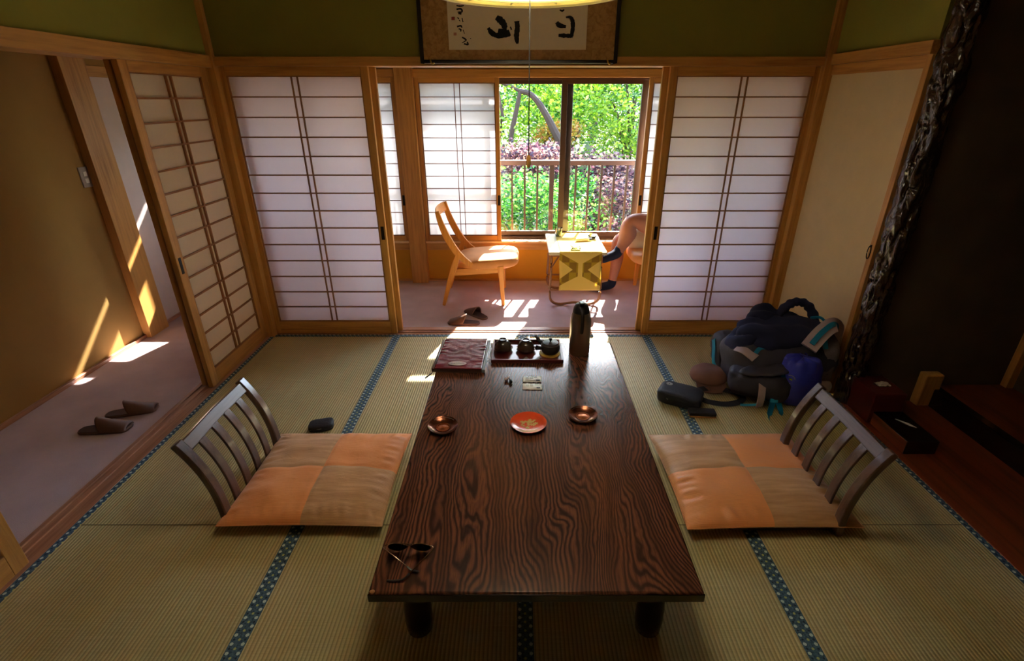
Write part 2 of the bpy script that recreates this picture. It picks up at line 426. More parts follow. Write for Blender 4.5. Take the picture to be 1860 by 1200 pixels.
# alcove (right)
struct(box('wall_alcove_end', 'toko_wall', 1.875, 2.85, 2.455, 2.53, -.06, H2, bevel=0), 'dark wall at the end of the alcove')
struct(box('wall_alcove_back', 'toko_wall', 2.765, 2.85, .0, 2.455, -.06, H2, bevel=0), 'dark back wall of the alcove')
struct(box('wall_alcove_near', 'toko_wall', XR, 2.85, YN, .0, -.06, H2, bevel=0))
struct(box('floor_alcove', 'red_y', XR, 2.325, .0, 2.455, -.05, .004, bevel=.002), 'reddish brown board floor in front of the alcove step')
struct(box('trim_9', 'lacq_y', 2.315, 2.37, .0, 2.455, .0, .112, bevel=.006, seg=3), 'black lacquered step of the alcove')
struct(box('floor_alcove_upper', 'red_y', 2.37, 2.765, .0, 2.455, .0, .110, bevel=0), 'raised reddish alcove floor')
struct(box('trim_10', 'frame_z', 2.725, 2.765, 2.415, 2.455, .11, H2), 'slim post in the far corner of the alcove')
sb = MB().bb(2.245, 2.345, 2.40, 2.455, .004, .20)
struct(sb.build('trim_11', 'frame_z', bevel=.006), 'short pale wooden stub post at the end of the alcove step')

# carved alcove post: gnarled, dark, glossy
def carved_post():
    t = NT('carved_dark_post'); v = t.coords((1, 1, .55))
    n1 = t.noise(v, 16, 3, .5, 1.2)
    t.base(t.ramp(n1, [(.3, srgb(24, 14, 14)), (.7, srgb(62, 38, 34))]), .16, 0, .7, .6)
    t.bump(t.noise(v, 22, 2, .4, 1.6), .8, .02)
    b = MB()
    def fn(u, w):
        a = 2 * PI * u; z = w * H2
        q = Vector((math.cos(a), math.sin(a), z * 6))
        r = .058 + .016 * noise.noise(Vector((math.cos(a) * 1.6, math.sin(a) * 1.6, z * 7))) + .012 * noise.noise(Vector((math.cos(a) * 3.5, math.sin(a) * 3.5, z * 16 + 5)))
        k = abs(noise.noise(Vector((math.cos(a) * 1.3, math.sin(a) * 1.3, z * 5 + 20))))
        if k < .07: r -= .012 * (1 - k / .07)
        return (1.885 + r * math.cos(a), 2.47 + r * math.sin(a), z)
    b.grid(fn, 56, 520)
    o = b.build('trim_12', t.m, smooth=True, ang=180)
    return struct(o, 'gnarled dark polished tree-trunk post of the alcove')
carved_post()

# ------------------------------------------------------------------ shoji panels
def shoji(name, x0, x1, z0, z1, rows, y, label, stile=.045, top=.05, bottom=.095, pm='paper', lm='lattice', parent=None, rz=0, loc=(0, 0, 0), flip=1, handle=None, mid=.0366, hb=.0075, fr='frame_'):
    """panel in local XZ plane, face towards -Y"""
    r = sempty(name, loc, label) if parent is None else parent
    r.rotation_euler = (0, 0, rz)
    t = .030
    for a, c in ((x0, x0 + stile), (x1 - stile, x1)): MB().bb(a, c, y, y + t, z0, z1).build('stile', fr + 'z', r, .003)
    MB().bb(x0 + stile, x1 - stile, y, y + t, z1 - top, z1).build('top_rail', fr + 'x', r, .002)
    MB().bb(x0 + stile, x1 - stile, y, y + t, z0, z0 + bottom).build('bottom_rail', fr + 'x', r, .002)
    a, c = x0 + stile, x1 - stile; lo, hi = z0 + bottom, z1 - top
    MB().quad((a, y + .017, lo), (c, y + .017, lo), (c, y + .017, hi), (a, y + .017, hi)).build('paper', pm, r, smooth=False)
    b = MB()
    for i in range(1, rows):
        z = lo + (hi - lo) * i / rows; b.bb(a, c, y + .006, y + .016, z - hb / 2, z + hb / 2)
    xm = (a + c) / 2
    for s in (-1, 1): b.bb(xm + s * mid / 2 - hb / 2, xm + s * mid / 2 + hb / 2, y + .004, y + .016, lo, hi)
    b.bb(a, a + .006, y + .004, y + .016, lo, hi).bb(c - .006, c, y + .004, y + .016, lo, hi)
    b.bb(a, c, y + .004, y + .016, lo, lo + .006).bb(a, c, y + .004, y + .016, hi - .006, hi)
    b.build('lattice', lm, r, smooth=False)
    if handle is not None:
        MB().bb(handle - .011, handle + .011, y - .0015, y + .004, .71, .80).build('finger_pull', 'iron', [q for q in r.children if q.name.startswith('stile')][0 if handle < (x0 + x1) / 2 else 1], .001)
    return r
ROWS = 14
shoji('door_3', XL + .018, -.903, .004, 1.757, ROWS, 3.365, 'left paper sliding door at the veranda opening', handle=-.925)
shoji('door_4', XL + .06, -.872, .004, 1.757, ROWS, 3.415, 'second paper door stacked behind the left sliding door')
shoji('door_5', .903, XR - .03, .004, 1.757, ROWS, 3.365, 'right paper sliding door at the veranda opening', handle=.925)
shoji('door_6', .872, XR - .06, .004, 1.757, ROWS, 3.415, 'second paper door stacked behind the right sliding door')
# left wall panels: local x -> world y reversed; face towards +X
def left_shoji(name, y0, y1, xface, label, handle=None):
    return shoji(name, 0, y1 - y0, .004, 1.748, ROWS, 0, label, loc=(xface, y0, 0), rz=PI / 2, handle=handle, stile=.06, mid=.042, hb=.009, pm='paper_left')
left_shoji('door_7', 2.60, 3.315, XL - .02, 'paper sliding door on the left wall next to the corner post', handle=.028)
left_shoji('door_8', 2.62, 3.33, XL - .07, 'second paper door stacked behind the left wall sliding door')
left_shoji('door_9', .62, 1.345, XL - .015, 'paper sliding door at the near end of the left wall')
left_shoji('door_10', .60, 1.36, XL - .068, 'second paper door stacked at the near end of the left wall')
struct(box('wall_left_near', 'tan_wall', XL - .12, XL - .11, YN, .62, 0, 1.747, bevel=0))

# ------------------------------------------------------------------ veranda window wall
SILL = .385
struct(MB().bb(-1.03, VXR, VY, VY + .09, -.06, SILL - .09).bb(CX, -1.0, VY, VY + .09, -.06, SILL - .09).build('wall_window', 'gold_wall', smooth=False), 'ochre plaster below the veranda windows')
struct(box('trim_13', 'frame_x', CX, VXR, VY - .012, VY + .09, SILL - .095, SILL - .018), 'wooden apron board below the window sill')
struct(box('trim_14', 'sunlit_sill', CX, VXR, VY - .055, VY + .13, SILL - .018, SILL), 'wooden window sill of the veranda')
struct(box('trim_15', 'frame_x', CX, VXR, VY - .055, VY + .13, 1.742, 1.802), 'wooden beam above the veranda windows')
struct(box('wall_window_upper', 'tan_wall', CX, VXR, VY, VY + .12, 1.80, 2.62, bevel=0))
struct(box('trim_16', 'frame_z', -1.015, -.865, VY - .085, VY + .10, -.012, H2, bevel=.004), 'thick knotty post between the veranda windows')
struct(box('trim_17', 'frame_x', CX, VXR, VY - .02, VY, -.012, .004), 'thin strip at the foot of the window wall')
struct(box('wall_window_left', 'tan_wall', CX - .06, -2.52, VY, VY + .09, SILL, 1.742, bevel=0))
WR = 11
def wshoji(name, x0, x1, y, label, handle=None, rows=11):
    return shoji(name, x0, x1, SILL, 1.742, rows, y, label, stile=.035, top=.04, bottom=.05, pm='window_paper', lm='dark_lattice', handle=handle, hb=.006, mid=.045)
wshoji('window_1', -.862, -.165, VY - .045, 'paper screen on the window beside the knotty post', handle=-.18, rows=12)
wshoji('window_2', 1.07, 1.74, VY - .045, 'paper screen on the right side of the veranda window', handle=1.085, rows=12)
wshoji('window_3', -1.72, -1.018, VY - .045, 'paper screen on the window left of the knotty post', handle=-1.035, rows=12)
wshoji('window_4', -2.14, -1.50, VY - .005, 'paper screen overlapping the leftmost window screen', rows=12)
M['bronze'] = plain('bronze_aluminium', srgb(86, 62, 48), .45, .3)
def sash(name, x0, x1, y, label, gm='glass'):
    r = sempty(name, label=label); t = .03
    b = MB().bb(x0, x0 + .05, y, y + t, SILL + .02, 1.725).bb(x1 - .05, x1, y, y + t, SILL + .02, 1.725)
    b.bb(x0 + .04, x1 - .04, y, y + t, 1.695, 1.725).bb(x0 + .04, x1 - .04, y, y + t, SILL + .02, SILL + .065)
    b.build('sash_frame', 'bronze', r, .002)
    MB().quad((x0 + .04, y + .015, SILL + .065), (x1 - .04, y + .015, SILL + .065), (x1 - .04, y + .015, 1.695), (x0 + .04, y + .015, 1.695)).build('glass_pane', gm, r, smooth=False)
    return r
sash('window_5', -.27, .458, VY + .075, 'left glass sash looking onto the garden')
sash('window_6', .358, 1.085, VY + .045, 'right glass sash looking onto the garden')
sash('window_7', -.865, -.23, VY + .045, 'glass sash hidden behind the paper screen', 'frosted')
sash('window_8', 1.05, 1.74, VY + .075, 'glass sash hidden behind the right paper screen', 'frosted')
sash('window_9', -1.75, -1.018, VY + .045, 'glass sash left of the knotty post', 'frosted')
struct(MB().bb(-.865, 1.76, VY + .04, VY + .115, 1.725, 1.742).bb(-.865, 1.76, VY + .04, VY + .115, SILL, SILL + .02)
       .bb(CX + .14, -1.018, VY + .04, VY + .115, 1.725, 1.742).bb(CX + .14, -1.018, VY + .04, VY + .115, SILL, SILL + .02).build('trim_18', 'bronze', bevel=.001), 'bronze aluminium window track')
struct(box('wall_window_right', 'tan_wall', 1.74, VXR, VY - .01, VY + .09, SILL, 1.742, bevel=0))

struct(box('wall_sun_block_left', 'tan_wall', CX, -2.375, VY, VY + .03, 1.13, 1.47, bevel=0))  # unseen extra height, added to narrow the sun band on the white door
struct(box('wall_sun_block', 'tan_wall', CX, -1.76, VY, VY + .035, SILL, 1.13, bevel=0), 'unseen wall added to block low sun at the corridor end of the windows')  # added out of view so only thin sun streaks reach the corridor
# balcony rail and eave outside
M['rail'] = plain('weathered_rail', srgb(150, 112, 96), .5)
M['rail_dark'] = plain('rail_baluster', srgb(92, 66, 52), .5)
rl = thing('balcony_railing', 'brown balcony railing with thin balusters outside the veranda window', 'railing', (0, 4.93, 0))
MB().bb(-2.9, 2.4, -.03, .03, 1.018, 1.062).build('top_rail', 'rail', rl, .004)
MB().bb(-2.9, 2.4, -.015, .015, .30, .34).build('bottom_rail', 'rail_dark', rl, .002)
for k in range(44): MB().bb(-2.86 + k * .121, -2.86 + k * .121 + .018, -.009, .009, .34, 1.018).build('baluster', 'rail_dark', rl, .001, smooth=False)
MB().bb(.286, .33, -.022, .022, .0, 1.018).build('post', 'rail_dark', rl, .002)
struct(box('trim_19', 'rail_dark', -3.2, 2.7, 4.74, 5.0, -.10, .0, bevel=0), 'ledge carrying the balcony railing')
struct(MB().add([(-3.5, 4.6, 2.62), (3, 4.6, 2.62), (3, 5.9, 2.657), (-3.5, 5.9, 2.657), (-3.5, 4.6, 2.80), (3, 4.6, 2.80), (3, 5.9, 2.70), (-3.5, 5.9, 2.70)],
    [(0, 1, 2, 3), (7, 6, 5, 4), (0, 4, 5, 1), (2, 6, 7, 3), (0, 3, 7, 4), (1, 5, 6, 2)]).build('trim_20', 'rail_dark', smooth=False), 'roof eave over the veranda window')
struct(box('trim_21', 'rail_dark', -3.5, 3, 5.44, 5.56, 2.13, 2.25, bevel=.01), 'beam under the roof eave')
struct(box('wall_outside', 'tan_wall', -6, CX - .08, VY, VY + .12, -3, 3, bevel=0))
struct(box('roof', 'rail_dark', -6, 6, -3, 4.6, 2.62, 2.72, bevel=0))

# ------------------------------------------------------------------ ceiling lamp (lit) with pull cord
M['bamboo'] = plain('yellow_bamboo', srgb(206, 190, 110), .45)
M['lamp_paper'] = paper('lamp_paper', srgb(235, 228, 205), .5)
M['cord'] = plain('dark_cord', srgb(24, 24, 26), .6)
M['brass'] = plain('brass', srgb(200, 160, 70), .3, 1)
def lamp():
    t = NT('lamp_diffuser'); t.base(srgb(240, 236, 220), .4)
    t.p.inputs['Emission Color'].default_value = (1, .96, .93, 1); t.p.inputs['Emission Strength'].default_value = LAMP_E
    R = .278
    r = thing('ceiling_lamp', 'round hanging lamp with yellow bamboo rim and paper shade, lit', 'lamp', (.028, 1.55, 1.84))
    circ = lambda rad, z, n=64: [(rad * math.cos(2 * PI * k / n), rad * math.sin(2 * PI * k / n), z) for k in range(n)]
    MB().tube(circ(R, .006), .011, 10, close=True).build('lower_rim', 'bamboo', r)
    MB().tube(circ(R * .86, .006), .004, 8, close=True).build('inner_ring', 'bamboo', r)
    MB().tube(circ(R * .92, .17), .009, 8, close=True).build('upper_rim', 'bamboo', r)
    MB().lathe([(R - .004, .01), (R * .92, .168)], 64).build('paper_shade', 'lamp_paper', r)
    for k in range(12):
        b = MB(); a = 2 * PI * k / 12 + .2; c, s = math.cos(a), math.sin(a)
        b.tube([(R * 1.003 * c, R * 1.003 * s, .01), (R * .925 * c, R * .925 * s, .17)], .004, 6)
        b.tube([(R * .86 * c, R * .86 * s, .005), (R * c, R * s, .005)], .003, 6)
        b.build('rib', 'bamboo', r)
    b = MB().lathe([(0, .030), (R * .80, .030), (R * .85, .038), (R * .85, .06), (0, .06)], 48); b.build('diffuser', t.m, r)
    MB().lathe([(0, .168), (.05, .168), (.05, .20), (.02, .23), (0, .23)], 24).build('cap', 'plate', r)
    MB().tube([(0, 0, .22), (0, 0, H2 - 1.84)], .004, 8).build('hanging_cord', 'cord', r)
    pc = MB().tube([(0, 0, .03), (0, 0, -.2), (0, 0, -.415)], .0016, 6).build('pull_cord', 'cord', r)
    MB().lathe([(0, -.445), (.005, -.444), (.0075, -.43), (.006, -.416), (.003, -.408), (0, -.407)], 12).build('pull_knob', 'frame_z', pc)
LAMP_E = 6.5
lamp()

# ------------------------------------------------------------------ framed calligraphy
M['black_frame'] = plain('black_frame', srgb(22, 16, 14), .3)
def brocade():
    t = NT('gold_brocade'); v = t.coords()
    n = t.noise(v, 38, 4, .6, .8); n2 = t.noise(v, 9, 2)
    c = t.ramp(n, [(.35, srgb(150, 112, 56)), (.6, srgb(182, 144, 82))])
    c = t.mix(t.math('MULTIPLY', n2, .3), c, srgb(150, 92, 40)); t.base(c, .6, 0, .4); return t.m
M['brocade'] = brocade()
M['mulberry'] = plain('calligraphy_paper', srgb(226, 212, 186), .8, var=.03)
M['ink'] = plain('ink', srgb(28, 26, 26), .7, spec=.2)
M['seal'] = plain('red_seal', srgb(150, 52, 44), .8)
M['seal_pale'] = plain('faded_red_seal', srgb(190, 130, 112), .8)
def unproj(u, v, Y):
    x = (u - 943) / F_PX; y = (v - 600) / F_PX; s_, c_ = math.sin(PITCH), math.cos(PITCH)
    d = (x, c_ - y * s_, -s_ - y * c_); t = Y / d[1]
    return (d[0] * t, 1.58 + d[2] * t)
def calligraphy():
    Y0 = 3.30; Z0 = 1.768
    r = thing('framed_calligraphy', 'wide framed ink calligraphy on brocade above the veranda opening', 'framed calligraphy', (0, Y0, Z0))
    x0, x1, h = -.572, .568, .43
    MB().bb(x0 + .015, x1 - .015, 0, .012, .015, h - .015).build('brocade_mount', 'brocade', r, smooth=False)
    b = MB().bb(x0, x0 + .02, -.012, .016, 0, h).bb(x1 - .02, x1, -.012, .016, 0, h).bb(x0 + .02, x1 - .02, -.012, .016, 0, .018).bb(x0 + .02, x1 - .02, -.012, .016, h - .018, h)
    b.build('frame', 'black_frame', r, .003)
    MB().bb(-.403, .384, -.002, .0, .070, .365).build('paper_sheet', 'mulberry', r, smooth=False)
    for x in (-.505, .517): MB().tube(smooth_path([(x - .008, -.016, .02), (x - .003, -.024, .004), (x + .006, -.022, -.004), (x + .012, -.014, .002)], 4), .0045, 8).build('brass_hook', 'brass', r)
    def pt(q, dy):
        X, Z = unproj(740 + q[0] / 4.429, q[1] / 4.429, Y0); return (X, dy, Z - Z0)
    def stroke(pts, ws, m='ink', name='brush_stroke', seed=0):
        rnd = random.Random(seed); P2 = [Vector((q[0], q[1], 0)) for q in pts]
        sp = smooth_path(P2, 7); n = len(sp); L = []; Rr = []
        for i, p in enumerate(sp):
            f = i / (n - 1) * (len(ws) - 1); k = min(int(f), len(ws) - 2); w = ws[k] + (ws[k + 1] - ws[k]) * (f - k)
            w *= 1 + rnd.uniform(-.14, .14)
            tg = (sp[min(i + 1, n - 1)] - sp[max(i - 1, 0)]).normalized(); nn = Vector((-tg.y, tg.x, 0))
            L.append(p + nn * w / 2); Rr.append(p - nn * w / 2)
        b = MB()
        for i in range(n - 1): b.quad(*[pt(q, -.0028) for q in (L[i], L[i + 1], Rr[i + 1], Rr[i])])
        return b
    def char(name, strokes, m='ink'):
        b = MB()
        for i, (p, w) in enumerate(strokes):
            s = stroke(p, w, seed=i); b.add(s.v, s.f)
        b.build(name, m, r, smooth=False)
    char('brush_character', [([(880, 170), (885, 220), (878, 290), (885, 352)], [40, 38, 42, 18]),
                             ([(715, 140), (745, 160), (775, 195), (785, 235)], [36, 58, 52, 34]),
                             ([(650, 225), (680, 265), (720, 285), (780, 278), (825, 262)], [22, 44, 40, 58, 50]),
                             ([(730, 245), (760, 250), (800, 245)], [30, 44, 30]),
                             ([(828, 215), (838, 240)], [12, 12])])
    char('brush_character', [([(1275, 140), (1310, 140), (1328, 170), (1330, 230), (1318, 290)], [12, 26, 34, 30, 34]),
                             ([(1215, 285), (1260, 287), (1330, 290)], [22, 36, 30]),
                             ([(1200, 180), (1225, 205), (1275, 215)], [30, 42, 24]),
                             ([(1225, 80), (1245, 88), (1262, 78)], [10, 18, 8])])
    char('signature_characters', [([(395, 45), (425, 50), (455, 45)], [10, 14, 8]), ([(395, 75), (430, 72), (440, 95), (405, 98)], [12, 16, 12, 10]),
                                  ([(410, 108), (435, 112)], [12, 16]), ([(402, 140), (415, 152)], [6, 12]), ([(440, 145), (448, 178)], [8, 8]), ([(415, 160), (425, 172)], [6, 6]),
                                  ([(400, 215), (430, 208), (440, 225)], [14, 14, 6]), ([(412, 232), (430, 238), (428, 255)], [8, 14, 8]), ([(448, 240), (460, 272)], [6, 5]),
                                  ([(440, 300), (462, 312), (472, 325), (440, 345)], [10, 14, 10, 5]), ([(455, 352), (488, 358), (480, 335)], [12, 14, 8]), ([(507, 308), (510, 314)], [8, 8])])
    for (u, v, m, s) in ((368, 149, 'seal', 13), (384, 274, 'seal_pale', 12)):
        b = MB()
        b.quad(*[pt(q, -.0026) for q in ((u - s, v - s), (u + s, v - s), (u + s, v + s), (u - s, v + s))]); b.build('red_seal', m, r, smooth=False)
calligraphy()

# ------------------------------------------------------------------ low table
TZ = .34
def low_table():
    r = thing('low_table', 'large low dark red-brown figured wood table in the middle of the tatami room', 'table', (.0475, 1.742, 0))
    w, l = .467, .788
    o = MB().bb(-w, w, -l, l, TZ - .036, TZ).build('tabletop', 'table', r, .008, 3)
    M['table_edge'] = plain('dark_table_edge', srgb(30, 18, 14), .25)
    b = MB().bb(-w - .0006, w + .0006, -l - .0012, -l + .004, TZ - .033, TZ - .005)
    b.build('edge_band', 'table_edge', r, .001)
    b = MB().bb(-w + .11, w - .11, -l + .13, -l + .155, TZ - .085, TZ - .036).bb(-w + .11, w - .11, l - .155, l - .13, TZ - .085, TZ - .036)
    b.bb(-w + .10, -w + .125, -l + .14, l - .14, TZ - .085, TZ - .036).bb(w - .125, w - .10, -l + .14, l - .14, TZ - .085, TZ - .036)
    b.build('apron', 'lacq_y', r, .003)
    prof = [(.030, 0), (.040, .012), (.044, .06), (.043, .12), (.038, .19), (.034, .25), (.034, TZ - .036)]
    for sx in (-1, 1):
        for sy in (-1, 1): MB().lathe(prof, 28, (sx * .372, sy * .655, 0)).build('leg', 'lacq_z', r)
    M['chip'] = plain('chipped_bare_wood', srgb(170, 120, 70), .7)
    MB().blob((-w + .012, -l + .008, TZ - .002), (.009, .006, .0035), 10, 6).build('chipped_corner', 'chip', r)
low_table()

# ------------------------------------------------------------------ cushions and legless chairs
def cushion_mat():
    t = NT('checked_silk'); v = t.coords(); x, y, z = t.sep(v)
    k = t.math('GREATER_THAN', t.math('MULTIPLY', x, y), 0.0)
    fx = t.math('MULTIPLY_ADD', t.math('SINE', t.math('MULTIPLY', y, 2 * PI / .006)), .5, .5)
    sheen = t.noise(t.coords((1, 8, 1)), 6, 3)
    a = t.mix(t.math('MULTIPLY', fx, .25), srgb(240, 160, 96), srgb(224, 138, 76))
    c = t.mix(k, t.ramp(sheen, [(.3, srgb(188, 140, 94)), (.7, srgb(214, 168, 122))]), a)
    t.base(c, .42, 0, .35, 0, .25)
    t.bump(t.math('ADD', t.math('MULTIPLY', fx, .2), t.noise(t.coords((1, 1, 1)), 18, 3, .6, 1.0)), .25, .006)
    return t.m
M['cushion'] = cushion_mat()
def cushion(loc, rz, label, seed):
    r = thing('floor_cushion', label, 'cushion', loc, rz, 'checked floor cushions')
    hx, hy = .335, .30
    def surf(sign):
        def fn(u, v):
            a, b_ = 2 * u - 1, 2 * v - 1
            pull = 1 - .035 * (1 - a * a) * 1.0
            pull2 = 1 - .035 * (1 - b_ * b_)
            X = a * hx * pull2; Y = b_ * hy * pull
            e = max(0, (1 - abs(a) ** 3.2) * (1 - abs(b_) ** 3.2)) ** .5
            h = .052 * e
            seam = math.exp(-(a / .03) ** 2) + math.exp(-(b_ / .03) ** 2)
            h -= .0035 * min(seam, 1.3) * e
            # tufts towards the edges
            edge = max(abs(a), abs(b_))
            s_ = b_ if abs(a) > abs(b_) else a
            wr = math.sin(s_ * 34 + seed * 2 + 3 * noise.noise(Vector((a * 2, b_ * 2, seed)))) * noise.noise(Vector((s_ * 3, seed, 1)))
            h += .018 * wr * math.exp(-((edge - .86) / .10) ** 2) * (1 - math.exp(-((1 - edge) / .05)))
            h += .010 * noise.noise(Vector((a * 3.1, b_ * 3.1, seed * 5)))* e
            return (X, Y, sign * max(h, .0006) + .022 + .034)
        return fn
    b = MB(); b.grid(surf(1), 96, 96); 
    bb = MB(); bb.grid(surf(-1), 48, 48)
    vs = [(x, y, max(z, .021)) for x, y, z in bb.v]
    b.add(vs, bb.f)
    b.build('cover', 'cushion', r, ang=60)
    tz = .056
    ring = []
    for (a0, b0, a1, b1) in ((-1, -1, 1, -1), (1, -1, 1, 1), (1, 1, -1, 1), (-1, 1, -1, -1)):
        for k in range(16):
            a = a0 + (a1 - a0) * k / 16; b_ = b0 + (b1 - b0) * k / 16
            ring.append((a * hx * (1 - .035 * (1 - b_ * b_)), b_ * hy * (1 - .035 * (1 - a * a)), tz))
    MB().tube(ring, .0028, 6, close=True).build('piping', 'cushion', r)
    return r
cushion((-.866, 1.768, 0), 0, 'orange and tan checked floor cushion left of the low table', 1).scale = (.975, 1, 1)
cushion((1.000, 1.760, 0), math.radians(.8), 'orange and tan checked floor cushion right of the low table', 2).scale = (1.035, 1.01, 1)

def zaisu(loc, rz, label):
    """backrest behind local -x... seat extends towards +x, sitter faces +x"""
    r = thing('legless_chair', label, 'legless chair', loc, rz, 'legless floor chairs')
    W = .235
    MB().bb(-.02, .42, -W + .01, W - .01, .004, .018).build('seat_board', 'dark_x', r, .004)
    prof = [(-.004, .004), (-.002, .06), (-.006, .13), (-.018, .20), (-.040, .275), (-.072, .345), (-.108, .405)]
    def path(y): return smooth_path([(x, y, z) for x, z in prof], 4)
    for s in (-1, 1): MB().bar(path(s * W), .028, .042, up=(0, 1, 0)).build('stile', 'dark_z', r, .005)
    for k in range(4):
        y = -W + 2 * W * (k + 1) / 5
        MB().bar(path(y)[:-3], .011, .042, up=(0, 1, 0)).build('slat', 'dark_z', r, .003)
    MB().bar([(-.090, -W + .02, .375), (-.096, 0, .377), (-.090, W - .02, .375)], .052, .018, up=(.87, 0, .5)).build('top_rail', 'dark_y', r, .004)
    return r
zaisu((-1.185, 1.77, 0), 0, 'dark slatted legless chair with its back to the corridor on the left')
zr = zaisu((1.265, 1.72, 0), PI, 'dark slatted legless chair with its back to the alcove on the right')

# ------------------------------------------------------------------ slippers
M['slip'] = plain('brown_vinyl', srgb(104, 72, 56), .45, spec=.5, var=.08)
M['slip_in'] = plain('brown_insole', srgb(78, 54, 46), .7)
def slipper(name='slipper'):
    r = thing(name, '', 'slipper')
    L = .255
    def half(s):  # half width along 0..1 (heel -> toe)
        return .030 + .0175 * math.sin(min(1, s * 1.15) * PI * .5) if s < .87 else (.0475) * math.sqrt(max(0, 1 - ((s - .87) / .135) ** 2))
    def hw(s):
        if s < .12: return .034 * math.sqrt(max(0, 1 - ((.12 - s) / .12) ** 2))
        return half(s) if s > .3 else .034 + (half(.3) - .034) * (s - .12) / .18
    ss = [k / 40 for k in range(41)]
    out = [(s * L, hw(s)) for s in ss] + [(s * L, -hw(s)) for s in ss[::-1][1:-1]]
    so = MB().prism(out, .013).build('sole', 'slip', r, .003)
    inn = [((.5 + (x / L - .5) * .95) * L, y * .9) for x, y in out]
    MB().prism(inn, .003, Matrix.Translation((0, 0, .0125))).build('insole', 'slip_in', so)
    def up(u, v):
        # v along the foot, u across
        a = PI * u; mid = math.sin(a)
        s = (.40 + .10 * (1 - mid)) * (1 - v) + (.965 - .02 * mid) * v
        w = hw(min(s, .97)) * 1.0 + .002
        hgt = (.070 - .060 * ((s - .4) / .57))
        return (s * L, -math.cos(a) * max(w, .01) * (1 - .12 * mid), .008 + mid * hgt)
    b = MB(); b.grid(up, 24, 16); b.build('upper', 'slip', r, solid=.004)
    return r
sl = []
for i, (heel, toe, lab) in enumerate([
    ((-.305, 3.575), (-.552, 3.600), 'brown vinyl slipper on the veranda carpet, the nearer of the pair'),
    ((-.262, 3.655), (-.42, 3.835), 'brown vinyl slipper on the veranda carpet, the one behind by the chair leg'),
    ((-2.318, 2.175), (-2.066, 2.215), 'brown vinyl slipper on the corridor carpet, the nearer of the two'),
    ((-2.285, 2.315), (-2.040, 2.405), 'brown vinyl slipper on the corridor carpet, the one farther from the table')]):
    o = slipper() if i == 0 else copy_tree(sl[0]); sl.append(o)
    o.location = (heel[0], heel[1], -.012); o.rotation_euler = (0, 0, math.atan2(toe[1] - heel[1], toe[0] - heel[0]))
    o['label'] = lab; o['group'] = 'slippers on the veranda' if i < 2 else 'slippers in the corridor'

# ------------------------------------------------------------------ veranda chairs
M['seat_wood'] = plain('orange_tan_upholstery', srgb(222, 150, 80), .55, var=.06)
def veranda_chair(loc, rz, label):
    r = thing('veranda_chair', label, 'chair', loc, rz, 'veranda chairs')
    W = .215
    for s in (-1, 1):
        y = s * W
        MB().bar([(.243, y, 0), (.232, y, .20), (.225, y, .345)], [.028, .040, .052], [.026, .032, .034], up=(0, 1, 0)).build('front_leg', 'chair_z', r, .004)
        MB().bar([(-.262, y, 0), (-.205, y, .20), (-.155, y, .345), (-.115, y, .46)], [.026, .040, .052, .030], [.026, .032, .034, .028], up=(0, 1, 0)).build('back_leg', 'chair_z', r, .004)
        p = smooth_path([(-.268, y * .98, .790), (-.245, y * .98, .70), (-.200, y, .585), (-.135, y, .470), (-.055, y, .385), (.055, y, .315)], 5)
        n = len(p); MB().bar(p, [.032 + .024 * math.sin(PI * i / (n - 1)) for i in range(n)], .026, up=(0, 1, 0)).build('back_stile', 'chair_z', r, .004)
        MB().bar([(-.175, y, .290), (.215, y, .318)], .056, .024, up=(0, 1, 0)).build('side_rail', 'chair_x', r, .003)
    MB().bb(-.18, -.155, -W, W, .265, .315).build('back_apron', 'chair_y', r, .003)
    MB().bb(.20, .225, -W, W, .295, .34).build('front_apron', 'chair_y', r, .003)
    b = MB()
    def tr(u, v):
        y = (2 * u - 1) * W; a = v * 2 * PI
        return (-.262 - .03 * (1 - (2 * u - 1) ** 2) + .010 * math.cos(a) - .012 * math.sin(a), y, .755 + .036 * math.sin(a))
    b.grid(tr, 14, 12); b.build('top_rail', 'chair_y', r, ang=60)
    def seatf(q, d):
        f = (q.x + .24) / .48
        q.z -= .022 * max(0, f - .75) ** 2 * 16 * .3
        return q
    R = RY(math.radians(-4))
    MB().blob((.105, 0, .352), (.272, .232, .060), 40, 20, e=.55, R=R).build('seat', 'seat_wood', r, ang=80)
    return r
veranda_chair((-.378, 4.185, -.012), 0, 'light wooden easy chair with tan seat at the left of the veranda')
veranda_chair((1.33, 4.26, -.012), PI, 'light wooden easy chair partly hidden behind the right paper door, carrying the seated person')

